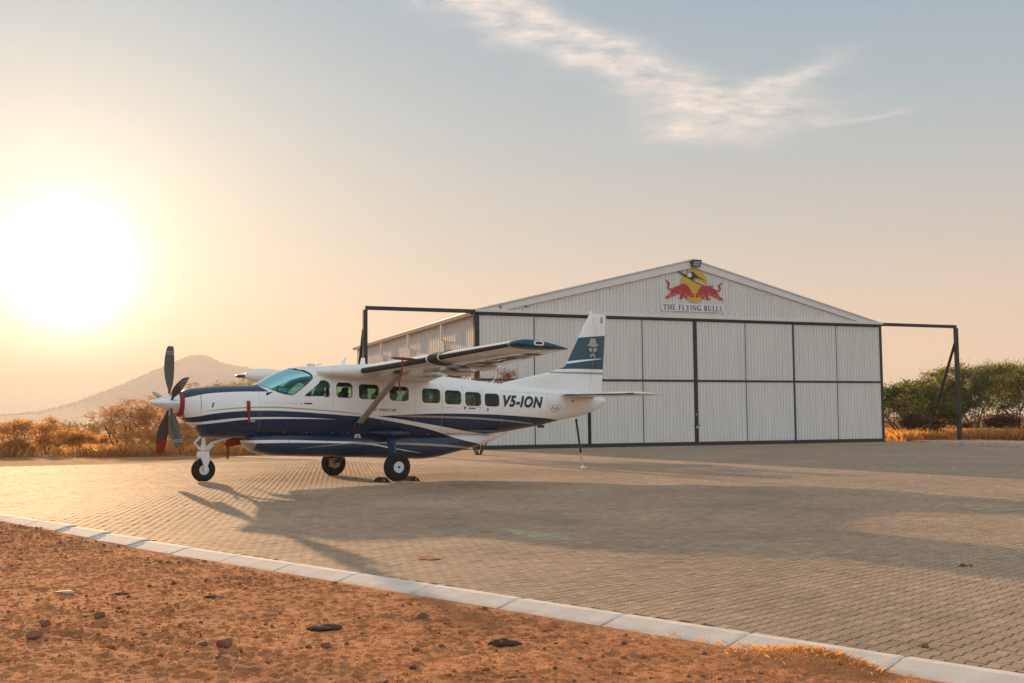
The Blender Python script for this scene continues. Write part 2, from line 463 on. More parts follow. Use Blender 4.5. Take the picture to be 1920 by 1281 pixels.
def stains(m, hs):
    N, L = m.node_tree.nodes, m.node_tree.links
    b = N['Principled BSDF']; geo = N.new('ShaderNodeNewGeometry')
    n = N.new('ShaderNodeTexNoise'); n.inputs['Scale'].default_value = 0.9; n.inputs['Detail'].default_value = 7; n.inputs['Roughness'].default_value = 0.62
    L.new(geo.outputs['Position'], n.inputs['Vector'])
    r1 = N.new('ShaderNodeMapRange'); r1.inputs['From Min'].default_value = 0.58; r1.inputs['From Max'].default_value = 0.72; r1.inputs['To Max'].default_value = 0.45
    L.new(n.outputs['Fac'], r1.inputs[0])
    # turning tracks: two pale-edged dark arcs
    sp = N.new('ShaderNodeSeparateXYZ'); L.new(geo.outputs['Position'], sp.inputs[0])
    def mt(op, a, c):
        q = N.new('ShaderNodeMath'); q.operation = op
        for i, v in enumerate((a, c)):
            if isinstance(v, (int, float)): q.inputs[i].default_value = v
            else: L.new(v, q.inputs[i])
        return q.outputs[0]
    tot = r1.outputs[0]
    for cx, cy, R, w in ((4.0, 24.6, 5.2, .10), (4.0, 24.6, 8.7, .10), (9.5, 31.0, 3.6, .09), (-6.0, 20.0, 9.5, .08)):
        dx, dy = mt('SUBTRACT', sp.outputs[0], cx), mt('SUBTRACT', sp.outputs[1], cy)
        d = mt('SUBTRACT', mt('SQRT', mt('ADD', mt('MULTIPLY', dx, dx), mt('MULTIPLY', dy, dy)), 0.0), R)
        g = mt('POWER', 2.718282, mt('MULTIPLY', mt('MULTIPLY', mt('DIVIDE', d, w), mt('DIVIDE', d, w)), -1.0))
        tot = mt('ADD', tot, mt('MULTIPLY', mt('MULTIPLY', g, n.outputs['Fac']), 0.38))
    mx = N.new('ShaderNodeMix'); mx.data_type = 'RGBA'; mx.clamp_factor = True
    L.new(tot, mx.inputs[0]); L.new(hs.outputs[0], mx.inputs[6]); mx.inputs[7].default_value = (0.17, 0.125, 0.09, 1)
    L.new(mx.outputs[2], b.inputs['Base Color'])


def paving_mats():
    """single pavers (colour varies per paver) and the same bond further off as a fine relief"""
    m = bpy.data.materials.new('concrete_paver'); m.use_nodes = True
    N, L = m.node_tree.nodes, m.node_tree.links
    b = N['Principled BSDF']; b.inputs['Roughness'].default_value = 0.8
    geo = N.new('ShaderNodeNewGeometry')
    big = N.new('ShaderNodeTexNoise'); big.inputs['Scale'].default_value = 0.35; big.inputs['Detail'].default_value = 4
    L.new(geo.outputs['Position'], big.inputs['Vector'])
    fine = N.new('ShaderNodeTexNoise'); fine.inputs['Scale'].default_value = 55; fine.inputs['Detail'].default_value = 4
    L.new(geo.outputs['Position'], fine.inputs['Vector'])
    oi = N.new('ShaderNodeObjectInfo')
    ad = N.new('ShaderNodeMath'); ad.operation = 'ADD'
    L.new(geo.outputs['Random Per Island'], ad.inputs[0]); L.new(oi.outputs['Random'], ad.inputs[1])
    fr = N.new('ShaderNodeMath'); fr.operation = 'FRACT'; L.new(ad.outputs[0], fr.inputs[0])
    cr = N.new('ShaderNodeValToRGB'); L.new(fr.outputs[0], cr.inputs[0])
    e = cr.color_ramp.elements
    e[0].color = PAVE[0] + (1,); e[1].color = PAVE[3] + (1,)
    k = e.new(0.35); k.color = PAVE[1] + (1,); k = e.new(0.7); k.color = PAVE[2] + (1,)
    hs = N.new('ShaderNodeHueSaturation'); L.new(cr.outputs[0], hs.inputs['Color'])
    mr = N.new('ShaderNodeMapRange'); mr.inputs['From Min'].default_value = 0.3; mr.inputs['From Max'].default_value = 0.7
    mr.inputs['To Min'].default_value = 0.78; mr.inputs['To Max'].default_value = 1.16
    L.new(big.outputs['Fac'], mr.inputs[0])
    mr2 = N.new('ShaderNodeMapRange'); mr2.inputs['From Min'].default_value = 0.3; mr2.inputs['From Max'].default_value = 0.7
    mr2.inputs['To Min'].default_value = 0.84; mr2.inputs['To Max'].default_value = 1.12
    L.new(fine.outputs['Fac'], mr2.inputs[0])
    mu = N.new('ShaderNodeMath'); mu.operation = 'MULTIPLY'; L.new(mr.outputs[0], mu.inputs[0]); L.new(mr2.outputs[0], mu.inputs[1])
    L.new(mu.outputs[0], hs.inputs['Value']); L.new(hs.outputs[0], b.inputs['Base Color'])
    bp = N.new('ShaderNodeBump'); bp.inputs['Strength'].default_value = 0.4; bp.inputs['Distance'].default_value = 0.004
    L.new(fine.outputs['Fac'], bp.inputs['Height']); L.new(bp.outputs[0], b.inputs['Normal'])
    stains(m, hs)
    M['paver'] = m
    # far paving
    m = bpy.data.materials.new('paving_relief'); m.use_nodes = True
    N, L = m.node_tree.nodes, m.node_tree.links
    b = N['Principled BSDF']; b.inputs['Roughness'].default_value = 0.8
    geo = N.new('ShaderNodeNewGeometry')
    mp = N.new('ShaderNodeMapping'); L.new(geo.outputs['Position'], mp.inputs[0])
    mp.inputs['Rotation'].default_value = (0, 0, -ROW_ANG)
    br = N.new('ShaderNodeTexBrick'); L.new(mp.outputs[0], br.inputs['Vector'])
    br.inputs['Scale'].default_value = 1.0; br.inputs['Brick Width'].default_value = 0.15; br.inputs['Row Height'].default_value = 0.10
    br.inputs['Mortar Size'].default_value = 0.009; br.inputs['Mortar Smooth'].default_value = 0.5
    br.inputs['Color1'].default_value = PAVE[0] + (1,); br.inputs['Color2'].default_value = PAVE[3] + (1,)
    br.inputs['Mortar'].default_value = (0.07, 0.05, 0.034, 1)
    big = N.new('ShaderNodeTexNoise'); big.inputs['Scale'].default_value = 0.35; big.inputs['Detail'].default_value = 5
    L.new(geo.outputs['Position'], big.inputs['Vector'])
    mr = N.new('ShaderNodeMapRange'); mr.inputs['From Min'].default_value = 0.3; mr.inputs['From Max'].default_value = 0.7
    mr.inputs['To Min'].default_value = 0.84; mr.inputs['To Max'].default_value = 1.10
    L.new(big.outputs['Fac'], mr.inputs[0])
    hs = N.new('ShaderNodeHueSaturation'); L.new(br.outputs['Color'], hs.inputs['Color']); L.new(mr.outputs[0], hs.inputs['Value'])
    L.new(hs.outputs[0], b.inputs['Base Color'])
    bp = N.new('ShaderNodeBump'); bp.inputs['Strength'].default_value = 0.35; bp.inputs['Distance'].default_value = 0.004; bp.invert = True
    L.new(br.outputs['Fac'], bp.inputs['Height']); L.new(bp.outputs[0], b.inputs['Normal'])
    stains(m, hs)
    M['pavefar'] = m


PAVE = [(0.30, 0.20, 0.13), (0.39, 0.262, 0.168), (0.38, 0.24, 0.152), (0.46, 0.315, 0.205)]
ROW_ANG = math.radians(90 - 44.2)      # direction of the long joints, from +X
paving_mats()
M['joint'] = mat('joint_sand', (0.05, 0.036, 0.026), 0.95, var=0.4, vscale=6)


def dirt_mat():
    m = bpy.data.materials.new('red_earth'); m.use_nodes = True
    N, L = m.node_tree.nodes, m.node_tree.links
    b = N['Principled BSDF']; b.inputs['Roughness'].default_value = 0.95; b.inputs['Specular IOR Level'].default_value = 0.15
    geo = N.new('ShaderNodeNewGeometry')
    def noise(s, d=6, r=0.6):
        n = N.new('ShaderNodeTexNoise'); n.inputs['Scale'].default_value = s; n.inputs['Detail'].default_value = d; n.inputs['Roughness'].default_value = r
        L.new(geo.outputs['Position'], n.inputs['Vector']); return n.outputs['Fac']
    cr = N.new('ShaderNodeValToRGB'); L.new(noise(3.1, 12, 0.75), cr.inputs[0])
    e = cr.color_ramp.elements
    e[0].position = 0.3; e[0].color = (0.36, 0.115, 0.035, 1); e[1].position = 0.7; e[1].color = (0.74, 0.30, 0.10, 1)
    k = e.new(0.5); k.color = (0.57, 0.20, 0.06, 1)
    f = noise(60, 8, 0.75)
    mr = N.new('ShaderNodeMapRange'); mr.inputs['From Min'].default_value = 0.35; mr.inputs['From Max'].default_value = 0.65
    mr.inputs['To Min'].default_value = 0.6; mr.inputs['To Max'].default_value = 1.3
    L.new(f, mr.inputs[0])
    hs = N.new('ShaderNodeHueSaturation'); L.new(cr.outputs[0], hs.inputs['Color']); L.new(mr.outputs[0], hs.inputs['Value'])
    pm = N.new('ShaderNodeMapRange'); pm.inputs['From Min'].default_value = 0.35; pm.inputs['From Max'].default_value = 0.65
    pm.inputs['To Min'].default_value = 0.72; pm.inputs['To Max'].default_value = 1.12
    L.new(noise(0.7, 4, 0.55), pm.inputs[0])
    h2 = N.new('ShaderNodeHueSaturation'); h2.inputs['Saturation'].default_value = 0.94
    L.new(hs.outputs[0], h2.inputs['Color']); L.new(pm.outputs[0], h2.inputs['Value'])
    L.new(h2.outputs[0], b.inputs['Base Color'])
    v = N.new('ShaderNodeTexVoronoi'); v.inputs['Scale'].default_value = 90; L.new(geo.outputs['Position'], v.inputs['Vector'])
    a1 = N.new('ShaderNodeMath'); a1.operation = 'ADD'; L.new(f, a1.inputs[0]); L.new(v.outputs['Distance'], a1.inputs[1])
    bp = N.new('ShaderNodeBump'); bp.inputs['Strength'].default_value = 0.7; bp.inputs['Distance'].default_value = 0.010
    L.new(a1.outputs[0], bp.inputs['Height']); L.new(bp.outputs[0], b.inputs['Normal'])
    M['dirt'] = m
    m2 = m.copy(); m2.name = 'dry_veld'
    for n in m2.node_tree.nodes:
        if n.type == 'VALTORGB':
            ee = n.color_ramp.elements
            ee[0].color = (0.24, 0.10, 0.04, 1); ee[1].color = (0.40, 0.19, 0.075, 1); ee[2].color = (0.55, 0.28, 0.11, 1)
    M['veld'] = m2


dirt_mat()

# ------------------------------------------------------------------ ground, paving, kerb
KD = Vector((1, -1.028)).normalized()           # along the kerb, towards the right
KN = Vector((-KD.y, KD.x))                      # from the kerb onto the paving
K0 = Vector((0.0, 8.93))                        # a point of the kerb's inner edge


def kp(s, n):
    return K0 + KD * s + KN * n


def ground():
    # big ground: radial grid reaching the horizon, with the hill far off
    R = np.concatenate([np.linspace(0, 60, 13), np.geomspace(70, 9000, 40)])
    A = np.linspace(0, 2 * np.pi, 145)[:-1]
    rr, aa = np.meshgrid(R, A, indexing='ij')
    x = rr * np.sin(aa); y = rr * np.cos(aa)
    z = np.full_like(x, -0.060) + 0.0 * x
    z -= np.clip((rr - 150) / 3000, 0, 1) * 2
    V = np.stack([x, y, z], -1).reshape(-1, 3)
    nr, na = len(R), len(A)
    F = [(i * na + j, i * na + (j + 1) % na, (i + 1) * na + (j + 1) % na, (i + 1) * na + j) for i in range(nr - 1) for j in range(na)]
    F = [f[::-1] for f in F]
    o = link('ground', np_mesh('ground', V, F, M['veld']))
    tag(o, kind='structure')
    # foreground earth
    st = 0.022
    s = np.arange(-13.5, 7.0, st); n = np.arange(-7.4, -0.22, st)
    S, Nn = np.meshgrid(s, n, indexing='ij')
    X = K0.x + KD.x * S + KN.x * Nn; Y = K0.y + KD.y * S + KN.y * Nn
    keep = (np.abs(X) < 0.56 * Y + 1.2) & (Y > 2.6)
    Z = -0.024 + 0.040 * (fbm(X * 1.1, Y * 1.1, 3, 3) - 0.5)
    lump = fbm(X * 11, Y * 11, 3, 11, 0.62)
    Z += 0.013 * (lump - 0.5) * (0.3 + 1.5 * fbm(X * 0.9, Y * 0.9, 2, 41)) + 0.013 * np.clip(fbm(X * 31, Y * 31, 3, 21) - 0.52, 0, 1) * 4
    # wheel ruts running nearly along the kerb
    for off, w in ((-2.62, 0.10), (-2.9, 0.08), (-3.75, 0.10)):
        d = Nn - off - 0.25 * np.sin(S * 0.45)
        Z -= 0.014 * np.exp(-(d / w) ** 2) * (0.6 + 0.4 * np.sin(S * 38 + d * 60))
        Z += 0.010 * np.exp(-((np.abs(d) - 2 * w) / (w * 0.8)) ** 2)
    # small grassy bank against the kerb at the right, and a drift at the left
    def bump(s0, n0, rs, rn, h):
        return h * np.exp(-((S - s0) / rs) ** 2 - ((Nn - n0) / rn) ** 2)
    Z += bump(2.85, -0.38, 0.34, 0.15, 0.085) + bump(-9.9, -0.35, 0.9, 0.25, 0.05) + bump(-8.4, -0.36, 0.5, 0.2, 0.045)
    edge = np.clip((-0.22 - Nn) / 0.25, 0, 1)
    Z = Z * edge + (-0.033) * (1 - edge) + bump(2.85, -0.27, 0.28, 0.10, 0.045)
    Z = np.maximum(Z + gz(X) * 0.9, -0.05)
    rim = np.minimum(np.minimum(0.56 * Y + 1.2 - np.abs(X), Y - 2.6), np.minimum(S - s[0], s[-1] - S)); rim = np.clip(np.minimum(rim, Nn - n[0]) / 0.5, 0, 1)
    Z = Z * rim + (-0.0535) * (1 - rim)
    idx = -np.ones(S.shape, int); idx[keep] = np.arange(keep.sum())
    V = np.stack([X[keep], Y[keep], Z[keep]], -1)
    a, b, c, d = idx[:-1, :-1], idx[1:, :-1], idx[1:, 1:], idx[:-1, 1:]
    ok = (a >= 0) & (b >= 0) & (c >= 0) & (d >= 0)
    F = np.stack([a[ok], b[ok], c[ok], d[ok]], -1)
    # the same earth carries on, plain, outside the detailed part
    q = [kp(-48, -0.29), kp(40, -0.29), kp(40, -34), kp(-48, -34)]
    tag(link('bare_earth', np_mesh('outer_earth', [(a.x, a.y, -0.0545) for a in q], [[3, 2, 1, 0]], M['dirt'])), kind='structure')
    o = link('bare_earth', np_mesh('bare_earth', V, F, M['dirt'], smooth=True))
    tag(o, kind='structure')
    return (s, n, Z)


EARTH = ground()


def earth_z(x, y):
    s, n, Z = EARTH
    d = Vector((x, y)) - K0
    a, b = d.dot(KD), d.dot(KN)
    i = int(round((a - s[0]) / (s[1] - s[0]))); j = int(round((b - n[0]) / (n[1] - n[0])))
    if 0 <= i < len(s) and 0 <= j < len(n): return float(Z[i, j])
    return -0.05


def paving():
    APRON = [(7.6, 1.12), (-24, 33.6), (-16.7, 36.5), (-13.3, 39.8), (-11.2, 45.75), (-7, 51.5), (-1.9, 55.30), (21.62, 65.20), (21.9, 60.8),
             (22.9, 50), (27, 38), (32, 20), (30, -10), (18, -10)]
    # sheet under the pavers, bent with the fall
    def sheet(name, poly, z, m, skirt=False):
        bm = bmesh.new()
        f = bm.faces.new([bm.verts.new((x, y, 0)) for x, y in poly])
        for k in range(-40, 60):
            bmesh.ops.bisect_plane(bm, geom=bm.verts[:] + bm.edges[:] + bm.faces[:], plane_co=(k * 0.8 - 10, 0, 0), plane_no=(1, 0, 0)) if -10.4 <= k * 0.8 - 10 <= -3.2 else None
        for v in bm.verts: v.co.z = float(gz(v.co.x)) + z
        bmesh.ops.recalc_face_normals(bm, faces=bm.faces)
        me = bpy.data.meshes.new(name); bm.to_mesh(me); bm.free(); me.materials.append(m)
        if me.polygons and me.polygons[0].normal.z < 0: me.flip_normals()
        if skirt:       # edges go down into the ground
            bm = bmesh.new(); bm.from_mesh(me)
            ex = bmesh.ops.extrude_edge_only(bm, edges=[e for e in bm.edges if e.is_boundary])
            for v in [g for g in ex['geom'] if isinstance(g, bmesh.types.BMVert)]: v.co.z = -0.2
            bm.to_mesh(me); bm.free()
        return me
    pav = link('paving', sheet('paving', APRON, -0.0125, M['joint'], True))
    tag(pav, kind='structure')
    NF = 17.0   # beyond this distance from the kerb the bond is relief
    a, b = kp(-60, NF), kp(60, NF)
    # clip apron polygon by n > NF
    def clip(poly):
        out = []
        P = [Vector(p) for p in poly]
        for i in range(len(P)):
            p, q = P[i], P[(i + 1) % len(P)]
            dp, dq = (p - K0).dot(KN) - NF, (q - K0).dot(KN) - NF
            if dp >= 0: out.append(p)
            if (dp >= 0) != (dq >= 0): out.append(p + (q - p) * (dp / (dp - dq)))
        return [tuple(p) for p in out]
    far = link('paving', sheet('far_paving', clip(APRON), -0.0008, M['pavefar']))
    tag(far, kind='structure')
    # the pavers: rows across the kerb, wavy long sides, staggered
    RW, PL = 0.100, 0.150
    r = np.array([math.cos(ROW_ANG), math.sin(ROW_ANG)])          # along a row
    q = np.array([math.sin(ROW_ANG), -math.cos(ROW_ANG)])         # across rows, to the right
    kk = np.array([K0.x, K0.y]); kn = np.array([KN.x, KN.y])
    ni = np.arange(-420, 260); nj = np.arange(-60, 260)
    I, J = np.meshgrid(ni, nj, indexing='ij')
    off = np.where(I % 2 == 0, 0.0, 0.5) * PL
    cx = kk[0] + q[0] * I * RW + r[0] * (J * PL + off)
    cy = kk[1] + q[1] * I * RW + r[1] * (J * PL + off)
    nd = (cx - kk[0]) * kn[0] + (cy - kk[1]) * kn[1]
    P = [Vector(p) for p in APRON]
    inside = np.ones(cx.shape, bool)
    # far left edge of the apron
    e1 = ((-16.7, 36.5), (-13.3, 39.8)); e2 = ((-24, 33.6), (-16.7, 36.5))
    for (x0, y0), (x1, y1) in (e1, e2):
        inside &= ((x1 - x0) * (cy - y0) - (y1 - y0) * (cx - x0)) < 0
    vis = (np.abs(cx) < 0.52 * cy + 1.5) & (cy > 3.6)
    keep = (nd > 0.05) & (nd < NF) & inside & vis
    cx, cy, nd = cx[keep], cy[keep], nd[keep]
    seen = (np.abs(cx) < 0.455 * cy) & (cy > 6.1)
    order = np.argsort(np.hypot(cx, cy) + np.where(seen, 0, 1000)); cx, cy, nd = cx[order], cy[order], nd[order]
    # outline of one paver (row coordinates), wavy sides interlock from row to row
    hl, hw_ = PL / 2 - 0.0034, RW / 2 - 0.0056
    us = [-hl, -hl * 0.55, -hl * 0.45, hl * 0.45, hl * 0.55, hl]
    wav = [0.0075, 0.0075, -0.0075, -0.0075, 0.0075, 0.0075]
    # neighbouring rows are shifted by half a paver, so the wave must have half that period
    top = [(u, hw_ + w) for u, w in zip(us, wav)]
    bot = [(u, -hw_ + w) for u, w in zip(us, [-w for w in wav])]
    out = bot + top[::-1]
    n = len(out)
    O = np.array(out)
    inner = O * np.array([0.955, 0.93])
    def verts(cx, cy, lift, tx, ty):
        base = np.concatenate([inner, O, O]); zz = np.concatenate([np.zeros(n), np.full(n, -0.0032), np.full(n, -0.015)])
        X = cx[:, None] + base[None, :, 0] * r[0] + base[None, :, 1] * q[0]
        Y = cy[:, None] + base[None, :, 0] * r[1] + base[None, :, 1] * q[1]
        Z = lift[:, None] + zz[None, :] + tx[:, None] * base[None, :, 0] + ty[:, None] * base[None, :, 1] + gz(cx)[:, None]
        return np.stack([X, Y, Z], -1)
    NI = 300
    cnt = len(cx)
    lift = rng.normal(0, 0.0009, cnt) + 0.003 * (fbm(cx * 0.4, cy * 0.4, 3, 5) - 0.5) * 2
    tx = rng.normal(0, 0.007, cnt); ty = rng.normal(0, 0.007, cnt)
    # pavers that are cut by the kerb are left out of the single ones
    # joined pavers
    jm = np.arange(cnt) >= NI
    V = verts(cx[jm], cy[jm], lift[jm], tx[jm], ty[jm])
    m = len(V)
    quads = [(i, (i + 1) % n, (i + 1) % n + n, i + n) for i in range(n)] + [(i + n, (i + 1) % n + n, (i + 1) % n + 2 * n, i + 2 * n) for i in range(n)]
    quads = np.array([(a, d, c, b) for a, b, c, d in quads])
    # top face as quads between the two sides (6 columns)
    tq = np.array([(n - 1 - i, n - 2 - i, i + 1, i) for i in range(5)])
    # orientation is fixed afterwards
    Fq = np.concatenate([quads, tq])
    F = (Fq[None] + (np.arange(m) * 3 * n)[:, None, None]).reshape(-1, 4)
    me = np_mesh('pavers', V.reshape(-1, 3), F, M['paver'])
    o = link('pavers', me, pav); tag(o, kind='stuff')
    # single pavers share one mesh
    V1 = verts(np.zeros(1), np.zeros(1), np.zeros(1), np.zeros(1), np.zeros(1))[0]
    one = np_mesh('paver', V1, Fq, M['paver'])
    for i in range(NI):
        p = bpy.data.objects.new('paver', one); COL.objects.link(p); p.parent = pav
        p.location = (cx[i], cy[i], lift[i] + float(gz(cx[i])))
        p.rotation_euler = (tx[i], ty[i], random.gauss(0, 0.004))
    print('pavers', cnt)


paving()


def kerb():
    k = empty('kerb'); tag(k, kind='structure')
    prof = [(0.0, -0.03), (0.0, 0.012), (-0.012, 0.020), (-0.105, 0.022), (-0.125, 0.016), (-0.30, -0.028), (-0.305, -0.12), (0.0, -0.12)]
    L = 1.05; g = 0.012
    def stone(k_):
        rr = random.Random(k_)
        mb = MB()
        ss = [g, g + 0.012, L / 3, 2 * L / 3, L - g - 0.012, L - g]
        V = []
        for i, s in enumerate(ss):
            sh = 0.93 if i in (0, 5) else 1.0
            for (n, z) in prof:
                bow = 0.02 * math.sin(math.pi * 1.0 * (-n / 0.3)) if i in (0, 5) else 0
                V.append((s + (bow if i == 0 else bow * 1.0), n, z * (1 if z < 0 else sh) - (0.004 if i in (0, 5) and z > -0.02 else 0)))
        m = len(prof); F = []
        for i in range(len(ss) - 1):
            for j in range(m):
                F.append((i * m + j, i * m + (j + 1) % m, (i + 1) * m + (j + 1) % m, (i + 1) * m + j))
        F.append(tuple(range(m))); F.append(tuple(range((len(ss) - 1) * m + m - 1, (len(ss) - 1) * m - 1, -1)))
        mb.add(V, F)
        return mb.mesh('kerb_stone', M['kerb'])
    me = stone(0)
    s0 = 0.12
    ang = math.atan2(KD.y, KD.x)
    for i in range(-32, 9):
        s = s0 + i * L
        p = kp(s, 0)
        o = bpy.data.objects.new('kerb_stone', me); COL.objects.link(o); o.parent = k
        o.location = (p.x, p.y, float(gz(p.x)) + random.uniform(-0.002, 0.002))
        o.rotation_euler = (0, 0, ang + random.uniform(-0.002, 0.002))
    # rows of blocks ends under the kerb's inner edge are closed by a thin dark joint: the sheet below shows


kerb()


# ------------------------------------------------------------------ hill
def hill():
    D = 3200.0
    # crest line: (tangent of azimuth, tangent of elevation) of the ridge as it stands in the world
    px = [(-500, 801), (-200, 790), (0, 776), (41, 772), (72, 769), (108, 761), (144, 750), (180, 736), (216, 722.6), (240, 712), (264, 702), (297, 688), (323, 676), (343, 667.5),
          (359, 663), (378, 662.7), (393, 666), (412, 676), (438, 682.6), (460, 685.5), (485, 692), (520, 702), (560, 716), (620, 735), (700, 752), (800, 768), (950, 780), (1100, 786)]
    xs = np.array([(p - 960) / 2089.3 * D for p, _ in px])
    zs = np.array([((798.2 - 0.0089 * p) - q) / 2089.3 * D for p, q in px])
    X = np.linspace(xs[0] - 200, xs[-1] + 200, 340)
    crest = np.interp(X, xs, zs, left=0, right=0)
    crest = np.maximum(crest + 1.5 * (fbm(X * 0.06, X * 0, 3, 4) - 0.5) * 2, 0)
    T = np.concatenate([np.linspace(0, 1, 30), np.linspace(1.05, 2, 8)])
    V = []; rows = []
    for t in T:
        if t <= 1:
            prof = t ** 1.6; y = D - 900 + 900 * t
        else:
            prof = 2 - t; y = D + 900 * (t - 1)
        h = crest * prof * (y / D if t <= 1 else 1)
        h = h * (1 + 0.0 * X) + 10 * prof * (1 - prof) * (fbm(X * 0.012, np.full_like(X, y) * 0.012, 4, 9) - 0.5) * 4 * (crest / 150)
        V.append(np.stack([X * (y / D), np.full_like(X, y), h - 3], -1))
    V = np.concatenate(V); n = len(X)
    F = [(i * n + j, i * n + j + 1, (i + 1) * n + j + 1, (i + 1) * n + j) for i in range(len(T) - 1) for j in range(n - 1)]
    o = link('hill', np_mesh('hill', V, F, mat('hill_scrub', (0.30, 0.20, 0.12), 0.95, var=0.5, vscale=0.02), smooth=True))
    tag(o, kind='structure')
    # crowns on the hill's skyline
    vv = []; ff = []
    rr = np.random.default_rng(3)
    for k in range(900):
        x = rr.uniform(xs[2] - 100, xs[22]); c = float(np.interp(x, X, crest))
        t = 1 - abs(rr.normal(0, 0.05)); y = D - 900 + 900 * t; z = c * (t ** 1.6) * (y / D) - 3; x *= y / D
        s = rr.uniform(0.8, 2.4)
        b = len(vv)
        for m in range(6):
            ang = m * math.pi / 3
            vv.append((x + s * math.cos(ang) * rr.uniform(.7, 1.3), y + s * math.sin(ang), z + s * rr.uniform(0.5, 1.2)))
        vv.append((x, y, z + s * rr.uniform(1.3, 2.0))); vv.append((x, y, z - 1))
        for m in range(6):
            ff.append((b + m, b + (m + 1) % 6, b + 6)); ff.append((b + (m + 1) % 6, b + m, b + 7))
    o = link('hillside_scrub', np_mesh('hillside_scrub', vv, ff, M['leafdry']))
    tag(o, 'bushes and small trees covering the far hill and its skyline', kind='stuff')


hill()


def haze():
    mb = MB().box(-5200, 5200, -600, 4600, -6, 205)
    m = bpy.data.materials.new('dusty_air'); m.use_nodes = True
    N, L = m.node_tree.nodes, m.node_tree.links
    N.clear()
    out = N.new('ShaderNodeOutputMaterial'); v = N.new('ShaderNodeVolumePrincipled')
    v.inputs['Color'].default_value = (0.93, 0.90, 0.88, 1)
    v.inputs['Density'].default_value = 0.00040
    v.inputs['Anisotropy'].default_value = 0.12
    L.new(v.outputs[0], out.inputs['Volume'])
    o = mb.obj('haze', m)
    tag(o, kind='stuff')


haze()


# ------------------------------------------------------------------ hangar
HA = Vector((-1.79, 55.42, 0)); HANG = math.radians(22.84)


